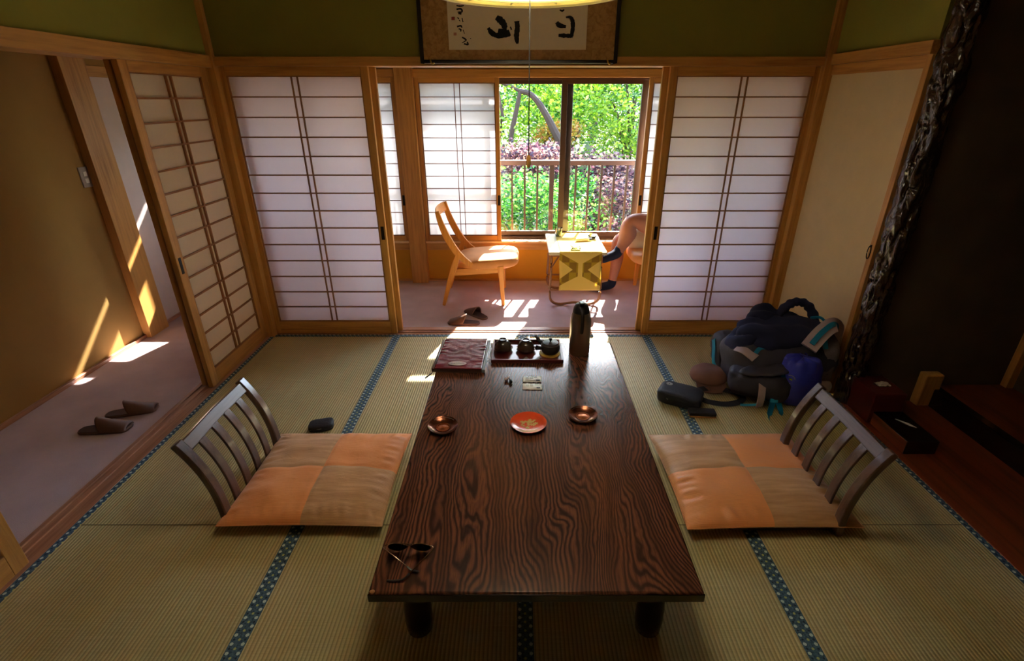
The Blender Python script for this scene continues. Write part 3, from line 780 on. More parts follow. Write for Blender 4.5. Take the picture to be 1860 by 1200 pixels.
# ------------------------------------------------------------------ veranda table
M['cane'] = plain('brown_bentwood', srgb(140, 92, 52), .4)
M['pale_top'] = plain('pale_tabletop', srgb(206, 190, 160), .35)
def runner_mat():
    t = NT('yellow_patchwork_cloth'); v = t.coords(); x, y, z = t.sep(v)
    ax = t.math('ABSOLUTE', x); az = t.math('ABSOLUTE', t.math('ADD', z, .145))
    strip = t.math('GREATER_THAN', ax, .018)
    bow = t.math('GREATER_THAN', az, t.math('MULTIPLY', t.math('SUBTRACT', ax, .06), .75))
    lim = t.math('LESS_THAN', az, t.math('MULTIPLY_ADD', ax, .55, .045))
    k = t.math('MULTIPLY', t.math('MULTIPLY', strip, bow), lim)
    ch = t.node('ShaderNodeTexChecker'); t.l.new(t.coords((1, 1, .7), (.03, 0, 0)), ch.inputs[0]); ch.inputs['Scale'].default_value = 17
    ol = t.mix(ch.outputs['Fac'], srgb(190, 162, 56), srgb(156, 124, 56))
    c = t.mix(k, srgb(236, 212, 120), ol)
    n = t.noise(t.coords((1, 1, 12)), 60, 2)
    d = t.node('ShaderNodeBsdfDiffuse'); tr = t.node('ShaderNodeBsdfTranslucent'); mx = t.node('ShaderNodeMixShader'); mx.inputs[0].default_value = .35
    t.l.new(c, d.inputs[0]); t.l.new(c, tr.inputs[0]); t.l.new(d.outputs[0], mx.inputs[1]); t.l.new(tr.outputs[0], mx.inputs[2]); t.l.new(mx.outputs[0], t.out.inputs[0])
    return t.m
def veranda_table():
    r = thing('veranda_table', 'small table with bent wooden hoop legs in front of the garden window', 'table', (.468, 4.168, -.012))
    MB().bb(-.232, .232, -.304, .304, .465, .492).build('tabletop', 'pale_top', r, .006)
    MB().bb(-.20, .20, -.27, .27, .445, .465).build('underframe', 'cane', r, .003)
    for s in (-1, 1):
        y = s * .20
        p = smooth_path([(-.205, y, .46), (-.205, y, .30), (-.212, y, .12), (-.195, y - s * .0, .04), (-.13, y, .012), (-.04, y, .022), (.0, y, .026), (.04, y, .022), (.13, y, .012), (.195, y, .04), (.212, y, .12), (.205, y, .30), (.205, y, .46)], 5)
        MB().tube(p, .011, 10).build('hoop_leg', 'cane', r)
        MB().tube([(-.208, y, .14), (.208, y, .14)], .008, 8).build('crossbar', 'cane', r)
        for q in (-1, 1): MB().tube([(q * .205, y, .33), (q * .13, y, .45)], .007, 8).build('brace', 'cane', r)
    return r
veranda_table()
rm = runner_mat()
rn = MB(); 
def rf(u, v):
    x = (2 * u - 1) * .168
    L = .32 + .612 + .20; s = v * L
    if s < .32: return (x + .004 * math.sin(s * 20), -.309 - .003 * math.sin(x * 30 + 1), -.32 + s)
    if s < .932: return (x, -.309 + (s - .32) * 1.0098, .0025)
    return (x, .3095, .0025 - (s - .932))
rn.grid(rf, 14, 90)
o = rn.build('table_runner', rm, solid=.0014); o.location = (.468 + .022, 4.168, .4815)
tag(o, 'yellow patchwork cloth runner hanging over the veranda table', 'table runner')
TV = .4845
M['tea'] = plain('green_tea', srgb(140, 160, 50), .1)
g = thing('tea_glass', 'small clear glass of green tea on the veranda table', 'glass', (.345, 4.36, TV))
MB().lathe([(0, .0), (.026, .0), (.034, .075), (.032, .075), (.024, .004), (0, .004)], 28).build('glass_body', 'drink_glass', g)
MB().lathe([(0, .0045), (.0238, .0045), (.029, .045), (0, .045)], 24).build('tea', 'tea', g)
g = thing('glass_dish', 'low clear glass dish on the veranda table near the person', 'dish', (.63, 4.26, TV))
MB().lathe([(0, .0), (.022, .0), (.04, .03), (.038, .03), (.02, .004), (0, .004)], 28).build('bowl', 'drink_glass', g)
M['bluecap'] = plain('blue_plastic', srgb(30, 50, 100), .3)
g = thing('bottle', 'small white bottle with dark blue cap lying on the veranda table', 'bottle', (.55, 4.19, TV + .015), .2)
MB().tube([(-.07, 0, 0), (.035, 0, 0), (.045, 0, 0)], [.014, .014, .009], 14).build('bottle_body', 'mulberry', g)
MB().tube([(.046, 0, 0), (.066, 0, 0)], .0105, 12).build('cap', 'bluecap', g)
g = thing('ashtray', 'little square glass ashtray at the near edge of the veranda table', 'ashtray', (.455, 3.93, TV))
b = MB().bb(-.035, .035, -.025, .025, 0, .006).bb(-.035, -.029, -.025, .025, .006, .022).bb(.029, .035, -.025, .025, .006, .022).bb(-.029, .029, -.025, -.019, .006, .022).bb(-.029, .029, .019, .025, .006, .022)
b.build('tray', 'drink_glass', g, .001)
MB().tube([(-.045, .0, .034), (-.01, .004, .009)], .004, 8).build('cigarette', 'mulberry', g)

# ------------------------------------------------------------------ things on the low table
M['steel'] = plain('brushed_steel', srgb(178, 168, 156), .32, 1, var=.06)
M['blackpl'] = plain('black_plastic', srgb(24, 24, 28), .3)
def flask():
    r = thing('vacuum_flask', 'tall brushed steel vacuum flask with black lid on the low table', 'vacuum flask', (.322, 2.405, TZ))
    MB().lathe([(0, 0), (.048, 0), (.054, .006), (.054, .12), (.055, .19), (.050, .222), (.043, .240), (0, .240)], 48).build('body', 'steel', r)
    ld = MB().lathe([(.0435, .238), (.044, .243), (.040, .262), (.031, .280), (.020, .286), (0, .287)], 40).build('lid', 'blackpl', r)
    MB().bb(-.013, .013, -.034, .006, .276, .298).build('lid_lever', 'blackpl', ld, .004)
    MB().blob((0, .044, .262), (.012, .014, .010), 16, 10, e=.7).build('spout', 'blackpl', ld)
    p = smooth_path([(0, -.030, .274), (0, -.056, .266), (0, -.071, .238), (0, -.073, .195), (0, -.066, .152), (0, -.056, .140)], 5)
    MB().tube(p, .0085, 12, flat=.62, up=(0, 1, 0)).build('handle', 'blackpl', r)
flask()
M['maroon'] = plain('maroon_vinyl', srgb(116, 26, 40), .22, spec=.6, bump=.5, bscale=14)
M['clear_edge'] = plain('clear_plastic_sleeve', srgb(150, 170, 190), .12, spec=.8)
M['oval'] = plain('grey_oval_label', srgb(190, 172, 168), .5)
M['oval_print'] = plain('label_print', srgb(120, 96, 96), .6)
def binder():
    r = thing('guest_binder', 'maroon plastic-covered binder with grey oval label on the low table', 'binder', (-.298, 2.353, TZ), math.radians(-2))
    MB().bb(-.125, .117, -.168, .168, .001, .020).build('pages', 'dark_x', r, .002)
    b = MB()
    def fn(u, v):
        x = -.118 + .236 * u; y = -.172 + .344 * v
        e = min(u, 1 - u) * 5; e = max(0, 1 - e)
        z = .027 + .0045 * e * noise.noise(Vector((x * 8, y * 55, 7))) + .0012 * noise.noise(Vector((x * 30, y * 30, 3)))
        return (x, y, z)
    b.grid(fn, 40, 60); fc = b.build('front_cover', 'maroon', r, solid=.004, ang=80)
    MB().bb(.117, .134, -.170, .170, .002, .022).build('clear_sleeve_edge', 'clear_edge', r, .004)
    MB().bb(-.134, -.121, -.168, .165, .002, .022).build('spine', 'dark_y', r, .003)
    MB().lathe([(0, .0292), (.036, .0292), (.036, .0302), (0, .0302)], 40, sx=1.3, sy=.62, c=(-.01, -.125, .0006)).build('oval_label', 'oval', fc)
    rr = random.Random(4); b = MB()
    for i in range(9):
        x = -.04 + i * .0075; b.bb(x, x + .004, -.127 + rr.uniform(-.003, .003), -.121 + rr.uniform(-.003, .004), .0308, .0312)
    b.build('label_lettering', 'oval_print', fc, smooth=False)
    MB().tube(smooth_path([(-.118, -.172, .012), (-.135, -.20, .006), (-.150, -.23, .004)], 4), .0016, 6).build('tassel_cord', 'cord', r)
    MB().tube([(-.128, -.19, .008), (-.152, -.232, .004)], [.0025, .004], 8).build('tassel', 'cord', r)
binder()
M['maroon_lacquer'] = plain('maroon_lacquer', srgb(92, 32, 28), .3, spec=.5, coat=.15)
M['inlay'] = plain('grey_fan_inlay', srgb(150, 156, 160), .3)
M['cupglaze'] = plain('dark_olive_glaze', srgb(58, 48, 42), .22, spec=.6, var=.25, vscale=40)
M['potclay'] = plain('dark_grey_clay', srgb(46, 44, 46), .38, spec=.5)
M['yellow_mat'] = plain('yellow_coaster', srgb(190, 160, 60), .6)
tr = thing('tea_tray', 'rectangular maroon lacquer tea tray at the far end of the low table', 'tray', (.042, 2.405, TZ))
w, l = .186, .122
b = MB().bb(-w, w, -l, l, .0, .006).bb(-w, -w + .007, -l, l, .006, .022).bb(w - .007, w, -l, l, .006, .022).bb(-w + .007, w - .007, -l, -l + .007, .006, .022).bb(-w + .007, w - .007, l - .007, l, .006, .022)
b.build('tray_body', 'maroon_lacquer', tr, .002)
fan = [(0, -.055)] + [(.034 * math.sin(a), -.108 + .008 * math.cos(a * 2)) for a in [(-1 + k / 6) for k in range(13)]]
MB().prism(fan, .0006, Matrix.Translation((-.005, 0, .006))).build('fan_inlay', 'inlay', tr, smooth=False)
def teacup(x, y, label):
    s = thing('cup_saucer', 'maroon lacquer saucer under the %s teacup' % label, 'saucer', (x, y, TZ + .006), 0, 'saucers on the tea tray')
    MB().lathe([(0, .0), (.028, .0), (.030, .004), (.052, .012), (.054, .015), (.050, .014), (.028, .007), (0, .007)], 40).build('saucer_dish', 'maroon_lacquer', s)
    c = thing('teacup', 'dark upturned teacup on the tea tray, the %s one' % label, 'teacup', (x, y, TZ + .0145), 0, 'upturned teacups')
    MB().lathe([(.046, 0), (.0465, .010), (.043, .028), (.034, .043), (.022, .050), (0, .051)], 40).build('bowl', 'cupglaze', c)
    MB().lathe([(.020, .049), (.0215, .051), (.0205, .058), (.018, .058), (.017, .053), (0, .052)], 32).build('foot_ring', 'cupglaze', c)
teacup(-.088, 2.425, 'leftmost'); teacup(.036, 2.418, 'right-hand')
ms = thing('coaster', 'yellow woven mat under the teapot', 'coaster', (.163, 2.385, TZ + .006))
MB().lathe([(0, 0), (.056, 0), (.056, .005), (0, .005)], 36).build('mat', 'yellow_mat', ms, .001)
def teapot():
    r = thing('teapot', 'small dark clay teapot with side handle on the tea tray', 'teapot', (.166, 2.388, TZ + .011))
    MB().lathe([(0, 0), (.036, 0), (.047, .012), (.052, .030), (.048, .050), (.040, .056), (0, .056)], 44).build('body', 'potclay', r)
    ld = MB().lathe([(.042, .0555), (.041, .060), (.030, .063), (.010, .066), (0, .066)], 40).build('lid', 'potclay', r)
    MB().lathe([(.004, .065), (.005, .070), (.009, .076), (.007, .083), (0, .085)], 16).build('lid_knob', 'potclay', ld)
    d = Vector((-.80, .60, 0)).normalized()
    MB().tube(smooth_path([d * .040 + Vector((0, 0, .036)), d * .068 + Vector((0, 0, .046)), d * .088 + Vector((0, 0, .064)), d * .096 + Vector((0, 0, .068))], 5), [.013] * 5 + [.010] * 5 + [.0065] * 6, 12).build('spout', 'potclay', r)
    d = Vector((-.88, -.48, 0)).normalized()
    MB().tube([d * .042 + Vector((0, 0, .034)), d * .062 + Vector((0, 0, .040)), d * .085 + Vector((0, 0, .048))], [.009, .010, .0135], 14).build('side_handle', 'potclay', r)
teapot()

M['copper'] = plain('dark_copper', srgb(120, 74, 56), .22, .9, var=.35, vscale=30)
M['copper_hi'] = plain('bright_copper', srgb(196, 118, 76), .25, .9)
for (x, y, lab) in ((-.315, 1.718, 'dark copper saucer on the left side of the low table'), (.272, 1.797, 'dark copper saucer on the right side of the low table')):
    s = thing('copper_saucer', lab, 'saucer', (x, y, TZ), 0, 'copper saucers on the low table')
    MB().lathe([(0, .0), (.048, .0), (.058, .008), (.063, .019), (.061, .021), (.052, .014), (.040, .007), (.030, .006), (0, .006)], 48).build('dish', 'copper', s)
    MB().lathe([(.030, .0058), (.029, .0085), (.026, .0085), (.024, .0062), (.018, .0062), (.010, .0085), (0, .009)], 40).build('centre_boss', 'copper_hi', s)
    b = MB()
    for k in range(14):
        a = PI * .25 + k * PI * .5 / 13; b.box((.0555 * math.cos(a), .0555 * math.sin(a), .0170), (.0014, .004, .0016), RZ(a))
    b.build('embossed_rim_marks', 'plate', s, smooth=False)
M['vermilion'] = plain('vermilion_lacquer', srgb(222, 74, 32), .2, spec=.6, coat=.4)
M['gold'] = plain('gold_motif', srgb(196, 150, 48), .4, .3)
s = thing('red_coaster', 'vermilion lacquer plate with gold motif on the low table', 'plate', (.039, 1.742, TZ))
MB().lathe([(0, .0), (.045, .0), (.062, .006), (.075, .013), (.0765, .017), (.072, .017), (.060, .012), (.045, .0095), (0, .009)], 56).build('dish', 'vermilion', s)
rr = random.Random(11); b = MB()
for k in range(30):
    a = rr.uniform(0, 2 * PI); q = rr.uniform(0, .034); cx_, cy_ = q * math.cos(a) - .002, q * math.sin(a) * 1.0 + .002
    n = 5; ph = rr.uniform(0, 6); rad = rr.uniform(.006, .013)
    poly = [(cx_ + rad * (1 if i % 2 else .45) * math.cos(ph + i * PI / n), cy_ + rad * (1 if i % 2 else .45) * math.sin(ph + i * PI / n)) for i in range(2 * n)]
    b.prism(poly, .0004 + .00002 * k, Matrix.Translation((0, 0, .0092)))
b.build('gold_motif', 'gold', s, smooth=False)
M['packet'] = plain('white_sachet', srgb(206, 202, 196), .25, spec=.6, bump=.4, bscale=60)
M['print'] = plain('dark_print', srgb(52, 52, 70), .6)
for i, (y, lab) in enumerate(((2.117, 'white printed sachet on the low table, the one nearer the tray'), (2.048, 'white printed sachet on the low table, the crumpled one nearer the plates'))):
    s = thing('sachet', lab, 'sachet', (.062, y, TZ), (0, -.02)[i], 'sachets on the low table')
    b = MB(); b.grid(lambda u, v: ((u - .5) * .092, (v - .5) * .054, .003 + .003 * math.sin(PI * u) * math.sin(PI * v) + .0025 * noise.noise(Vector((u * 6, v * 4, i * 9)))), 20, 12)
    b.build('wrapper', 'packet', s, solid=.002)
    b = MB()
    for row, (n, hh) in enumerate(((11, .004), (8, .0025))):
        for k in range(n):
            if k % 4 == 3: continue
            x = -.030 + k * .0052; yy = .008 - row * .010; b.bb(x, x + .0034, yy, yy + hh, .0066, .0072)
    b.bb(.020, .038, -.019, -.011, .0062, .0070)
    b.build('printed_text', 'print', s, smooth=False)
M['white_pl'] = plain('white_plastic', srgb(200, 186, 184), .2)
for (x, y, m, lab, rz) in ((-.062, 2.106, 'white_pl', 'tiny pale earbud beside a black one on the low table', .6), (-.040, 2.085, 'blackpl', 'tiny glossy black earbud between binder and sachets', 1.9)):
    s = thing('earbud', lab, 'earbud', (x, y, TZ), rz)
    MB().blob((0, 0, .009), (.011, .008, .009), 18, 12).build('bud', m, s)
    MB().tube([(.006, 0, .012), (.016, .002, .016), (.022, .004, .014)], [.004, .003, .002], 8).build('stem', m, s)

# sunglasses
M['lens'] = plain('dark_lens', srgb(10, 12, 20), .06, spec=.8)
M['gunmetal'] = plain('gunmetal', srgb(150, 130, 120), .25, 1)
def sunglasses():
    r = thing('sunglasses', 'aviator sunglasses with dark lenses at the near left corner of the low table', 'sunglasses', (-.328, 1.088, TZ), math.radians(-1))
    for s in (-1, 1):
        out = []
        for k in range(28):
            a = 2 * PI * k / 28; x = .029 * math.cos(a); z = .023 * math.sin(a)
            if z < 0: z *= 1.12; x = x * (1 - .22 * abs(math.sin(a))) - s * .0 
            out.append((s * .034 + x + s * .003 * (1 if z < 0 else 0), z))
        T = Matrix.Translation((0, 0, .029)) @ Matrix.Rotation(math.radians(108), 4, 'X')
        MB().prism(out, .0016, T).build('lens', 'lens', r)
        MB().tube([T @ Vector((p[0], p[1], .0008)) for p in out], .0012, 6, close=True).build('rim', 'gunmetal', r)
    T = Matrix.Translation((0, 0, .029)) @ Matrix.Rotation(math.radians(108), 4, 'X')
    MB().tube([T @ Vector((-.010, .010, 0)), T @ Vector((0, .012, .002)), T @ Vector((.010, .010, 0))], .0013, 6).build('bridge', 'gunmetal', r)
    MB().tube([T @ Vector((-.018, .020, 0)), T @ Vector((.018, .020, 0))], .001, 6).build('brow_bar', 'gunmetal', r)
    MB().tube(smooth_path([T @ Vector((-.062, .012, 0)), (-.072, -.012, .037), (-.030, -.040, .030), (.004, -.055, .012)], 5), .0014, 6).build('temple', 'gunmetal', r)
    MB().tube(smooth_path([T @ Vector((.062, .012, 0)), (.074, -.012, .037), (.048, -.045, .026), (.016, -.076, .010)], 5), .0014, 6).build('temple', 'gunmetal', r)
    MB().tube(smooth_path([(.016, -.076, .010), (.002, -.092, .006), (-.020, -.097, .0045), (-.044, -.097, .0045)], 5), .0034, 8, flat=.7).build('temple_tip', 'blackpl', r)
    MB().tube(smooth_path([(.004, -.055, .012), (.018, -.062, .006), (.040, -.066, .0045)], 5), .0034, 8, flat=.7).build('temple_tip', 'blackpl', r)
sunglasses()

# ------------------------------------------------------------------ alcove boxes
M['tissue'] = plain('tissue_paper', srgb(190, 188, 182), .8)
s = thing('tissue_box', 'maroon lacquer tissue box on the alcove boards behind the backpack', 'tissue box', (1.945, 2.335, .004))
MB().bb(-.085, .085, -.098, .098, 0, .178).build('box_body', 'maroon_lacquer', s, .004)
MB().lathe([(0, .1785), (.045, .1785), (.045, .1795), (0, .1795)], 28, sx=1, sy=.62, c=(.012, .0, 0)).build('opening', 'blackpl', s)
b = MB(); b.grid(lambda u, v: ((u - .5) * .07 + .015, (v - .5) * .04, .181 + .012 * math.sin(PI * u) * math.sin(PI * v) + .01 * noise.noise(Vector((u * 5, v * 5, 2)))), 14, 10)
b.build('tissue', 'tissue', s)
s = thing('lacquer_box', 'low black lacquer box with reddish side at the edge of the alcove', 'box', (1.955, 2.108, .004), math.radians(0))
MB().bb(-.078, .078, -.135, .125, 0, .075).build('box_body', 'lacq_y', s, .004)
MB().bb(-.0795, -.078, -.13, .12, .004, .070).build('side_panel', 'red_y', s, .0)
MB().prism([(-.012, .055), (.03, .015), (.045, -.022), (.02, -.005)], .002, Matrix.Translation((0, 0, .0755))).build('tissue', 'tissue', s, smooth=False)
s = tag(MB().bb(-.12, .12, -.42, .42, 0, .045).build('display_board', 'lacq_y', None, .02, 4), 'low black lacquered display board on the raised alcove floor', 'display board')
s.location = (2.60, 1.62, .110)

# ------------------------------------------------------------------ small things on the tatami
M['blk_fab'] = plain('black_nylon', srgb(34, 34, 42), .6, spec=.35, var=.2, bump=.5, bscale=90)
M['zip'] = plain('zip_metal', srgb(150, 150, 150), .3, .9)
s = thing('wallet_pouch', 'small black pouch on the tatami behind the left cushion', 'pouch', (-1.045, 2.195, 0), math.radians(14))
MB().blob((0, 0, .020), (.062, .044, .019), 28, 14, e=.45, amp=.004, ns=14, seed=3).build('pouch_body', 'blk_fab', s, ang=80)
MB().tube([(-.055, -.040, .022), (0, -.044, .024), (.055, -.038, .022)], .0015, 6).build('zipper', 'zip', s)

def belt_bag():
    r = thing('belt_bag', 'black belt bag with round white emblem on the tatami', 'bag', (.925, 2.46, 0), math.radians(-28))
    def fn(q, d):
        if q.z > 0: q.z *= 1 - .25 * max(0, q.x / .11)
        return q
    bb_ = MB().blob((0, 0, .040), (.120, .084, .040), 44, 22, e=.38, amp=.006, ns=11, seed=5, fn=fn).build('bag_body', 'blk_fab', r, ang=80)
    MB().tube(smooth_path([(-.115, -.03, .045), (-.08, -.078, .048), (0, -.084, .05), (.09, -.076, .048), (.117, -.03, .045)], 6), .0028, 6).build('zipper', 'blackpl', r)
    MB().lathe([(0, 0), (.017, 0), (.017, .0014), (0, .0014)], 28, c=(-.072, .028, .0785), sx=1.05).build('round_emblem', 'tissue', bb_)
    e = MB()
    e.tube([(-.072 + .0145 * math.cos(a), .028 + .0145 * math.sin(a), .0805) for a in [2 * PI * k / 24 for k in range(24)]], .0006, 5, close=True)
    e.prism([(-.076, .025), (-.072, .033), (-.068, .025)], .0008, Matrix.Translation((0, 0, .0798)))
    e.bb(-.0765, -.0675, .0228, .0242, .0798, .0806)
    e.build('emblem_mark', 'print', bb_, smooth=False)
    MB().tube([(-.06, -.084, .046), (-.05, -.088, .042)], .003, 6).build('zip_pull', 'zip', bb_)
    return r
belt_bag()
st = MB().bar(smooth_path([(1.02, 2.475, .045), (1.07, 2.53, .035), (1.14, 2.545, .030), (1.22, 2.53, .026), (1.275, 2.49, .024), (1.285, 2.45, .022), (1.24, 2.415, .018), (1.16, 2.40, .016), (1.08, 2.42, .018), (1.03, 2.44, .03)], 6), .034, .003, up=(.0, -.35, 1))
o = st.build('bag_strap', 'blk_fab'); bag_ = [q for q in bpy.data.objects if q.name == 'belt_bag'][0]
bpy.context.view_layer.update(); o.parent = bag_; o.matrix_parent_inverse = bag_.matrix_world.inverted()
M['tan_edge'] = plain('tan_leather', srgb(180, 120, 70), .5)
s = thing('spectacle_case', 'flat black case with tan lower edge lying beside the belt bag', 'case', (1.005, 2.315, 0), math.radians(-4))
MB().bb(-.072, .072, -.028, .028, .008, .030).build('case_body', 'blk_fab', s, .006, 3)
MB().bb(-.070, .070, -.030, .028, .0, .008).build('tan_base', 'tan_edge', s, .002)

M['cap'] = plain('brown_cap_cloth', srgb(126, 92, 82), .8, spec=.15, var=.1)
def cap_():
    r = thing('newsboy_cap', 'brown cloth cap lying on the tatami between belt bag and backpack', 'cap', (1.148, 2.655, 0), math.radians(-6))
    def fn(q, d):
        w = .004 * math.sin(math.atan2(d.y, d.x) * 8) * (1 - abs(d.z)) * max(0, d.z)
        q += d * w
        if q.z < 0: q.z *= .35
        dent = math.exp(-((q.x - .01) ** 2 + (q.y - .01) ** 2) / .0022); q.z -= .020 * dent
        return q
    MB().blob((0, 0, .055), (.108, .112, .068), 48, 26, amp=.006, ns=9, seed=8, fn=fn).build('crown', 'cap', r, ang=80)
    MB().tube(smooth_path([(.100 * math.cos(a), .100 * math.sin(a) , .040) for a in [PI * 1.02 + k * PI * .96 / 10 for k in range(11)]], 3), .0022, 6).build('seam_band', 'slip_in', r)
    b = MB(); b.grid(lambda u, v: ((2 * u - 1) * .088 * (1 - .10 * v), -.075 - v * .072 * math.sqrt(max(0, 1 - (2 * u - 1) ** 2 * .75)), .052 - .036 * v), 22, 8)
    b.build('brim', 'cap', r, solid=.004)
    MB().tube([(-.03 + .022 * math.cos(a), -.122 + .014 * math.sin(a), .0335 + .007 * math.sin(a)) for a in [2 * PI * k / 20 for k in range(20)]], .0008, 5, close=True).build('brim_stitching', 'print', r)
    MB().blob((.0, .01, .100), (.006, .006, .003), 10, 6).build('top_button', 'cap', r)
cap_()

# ------------------------------------------------------------------ backpack, jacket, sack
M['navy'] = plain('navy_fleece', srgb(42, 45, 72), .85, spec=.15, var=.18, vscale=8, bump=.35, bscale=45)
M['pack_dark'] = plain('charcoal_nylon', srgb(60, 58, 70), .6, spec=.3, var=.2, vscale=7, bump=.4, bscale=60)
M['pack_grey'] = plain('grey_reflective_panel', srgb(186, 168, 176), .55, spec=.3)
M['mesh_grey'] = plain('grey_mesh_padding', srgb(118, 108, 116), .8, spec=.2, bump=.6, bscale=160)
M['teal'] = plain('teal_webbing', srgb(26, 136, 180), .6, spec=.3)
M['blue_nylon'] = plain('blue_silky_nylon', srgb(62, 72, 206), .38, spec=.5, var=.15, vscale=9, bump=.4, bscale=18)
def remap(x, y, z):
    if x > 1.45: x = 1.45 + (x - 1.45) * .60
    k = min(1, max(0, (y - 2.32) / .2)); z = z * (1 + .30 * k)
    if y > 2.42: y = 2.42 + (y - 2.42) * .74
    return x, y, z
def backpack():
    O = Vector((1.50, 2.62, 0))
    r = thing('backpack', 'big charcoal travel backpack with teal straps lying on the tatami', 'backpack', O)
    P = lambda x, y, z: tuple(Vector(remap(x, y, z)) - O)
    MB().blob(P(1.54, 2.70, .135), (.29, .19, .168), 56, 28, e=.62, amp=.035, ns=5, seed=2).build('main_compartment', 'pack_dark', r, ang=80)
    MB().blob(P(1.37, 2.50, .095), (.165, .105, .09), 40, 22, e=.6, amp=.02, ns=8, seed=4, R=RZ(-.35)).build('side_pocket', 'pack_dark', r, ang=80)
    MB().blob(P(1.395, 2.45, .180), (.165, .065, .026), 36, 14, e=1, amp=.014, ns=9, seed=7, R=RZ(.06) @ RY(-.10)).build('pocket_flap', 'pack_dark', r, ang=80)
    MB().bar(smooth_path([P(1.245, 2.62, .225), P(1.275, 2.555, .228), P(1.318, 2.49, .215)], 5), .062, .006, up=(-.3, -.4, 1)).build('grey_panel', 'pack_grey', r, .002)
    MB().bar(smooth_path([P(1.34, 2.415, .178), P(1.338, 2.375, .13), P(1.335, 2.355, .07), P(1.345, 2.375, .012)], 5), .040, .005, up=(0, -1, .3)).build('grey_stripe', 'pack_grey', r, .002)
    # back padding on the right
    MB().blob(P(1.89, 2.68, .17), (.075, .16, .19), 40, 24, e=.65, amp=.02, ns=8, seed=9, R=RZ(.1)).build('back_padding', 'mesh_grey', r, ang=80)
    for k, (x, y, z) in enumerate(((1.84, 2.60, .235), (1.88, 2.55, .16), (1.90, 2.50, .075))):
        MB().blob(P(x, y, z), (.055, .05, .042), 26, 16, e=.7, amp=.01, ns=14, seed=k + 11).build('lumbar_pad', 'pack_grey', r, ang=80)
    for k, (a, c) in enumerate((((1.83, 2.52, .02), (1.80, 2.60, .27)), ((1.93, 2.50, .03), (1.91, 2.60, .31)))):
        p = [Vector(P(*a)).lerp(Vector(P(*c)), t) + Vector((0, -.045 * math.sin(PI * t), 0)) for t in [i / 8 for i in range(9)]]
        MB().tube(p, .006, 8).build('compression_cord', 'blk_fab', r)
    # shoulder strap arching over the top right
    sp = smooth_path([P(1.67, 2.46, .285), P(1.77, 2.50, .322), P(1.88, 2.54, .345), P(1.96, 2.58, .330), P(1.985, 2.62, .25)], 7)
    MB().bar(sp, .085, .022, up=(-.25, -.75, .6)).build('shoulder_strap', 'pack_grey', r, .008, 3)
    sp2 = [q + Vector((-.004, -.011, .012)) for q in sp[2:-4]]
    MB().bar(sp2, .028, .005, up=(-.25, -.75, .6)).build('teal_edge', 'teal', r, .001)
    MB().bar([Vector(P(1.80, 2.53, .345)), Vector(P(1.82, 2.50, .315)), Vector(P(1.83, 2.46, .28))], .024, .005, up=(-.25, -.75, .6)).build('teal_webbing', 'teal', r, .001)
    # hanging teal straps at the front
    MB().bar(smooth_path([P(1.475, 2.455, .205), P(1.462, 2.40, .185), P(1.425, 2.375, .10), P(1.408, 2.36, .05), P(1.375, 2.31, .006), P(1.355, 2.265, .004)], 6), .034, .003, up=(.2, -1, .4)).build('hanging_strap', 'teal', r)
    MB().bar(smooth_path([P(1.405, 2.385, .055), P(1.44, 2.37, .045), P(1.452, 2.345, .012), P(1.44, 2.31, .004)], 5), .03, .003, up=(.1, -1, .5)).build('hanging_strap', 'teal', r)
    MB().bb(-.022, .022, -.006, .006, -.012, .012).build('buckle', 'teal', r, .003).location = P(1.412, 2.362, .062)
    MB().bar(smooth_path([P(1.425, 2.435, .12), P(1.395, 2.40, .085), P(1.34, 2.372, .035), P(1.28, 2.385, .018), P(1.25, 2.40, .012)], 6), .014, .003, up=(0, -1, .8)).build('thin_strap', 'teal', r)
    MB().bar(smooth_path([P(1.315, 2.50, .235), P(1.35, 2.53, .245), P(1.43, 2.54, .24)], 5), .022, .004, up=(0, -.3, 1)).build('compression_strap', 'teal', r)
    MB().bar(smooth_path([P(1.20, 2.93, .165), P(1.24, 2.93, .185), P(1.33, 2.93, .19), P(1.42, 2.92, .20)], 5), .016, .004, up=(0, -.5, 1)).build('top_strap', 'teal', r)
    MB().bar(smooth_path([P(1.205, 2.93, .175), P(1.20, 2.88, .14), P(1.195, 2.83, .09), P(1.21, 2.80, .06)], 5), .022, .004, up=(-1, -.3, .4)).build('top_strap', 'teal', r)
    MB().blob(P(1.29, 2.93, .125), (.085, .095, .115), 32, 20, e=.8, amp=.014, ns=9, seed=21).build('top_lid', 'pack_dark', r, ang=80)
    MB().tube(smooth_path([P(1.82, 2.72, .34), P(1.90, 2.70, .345), P(1.95, 2.64, .32)], 5), .008, 8).build('grab_loop', 'teal', r)
backpack()
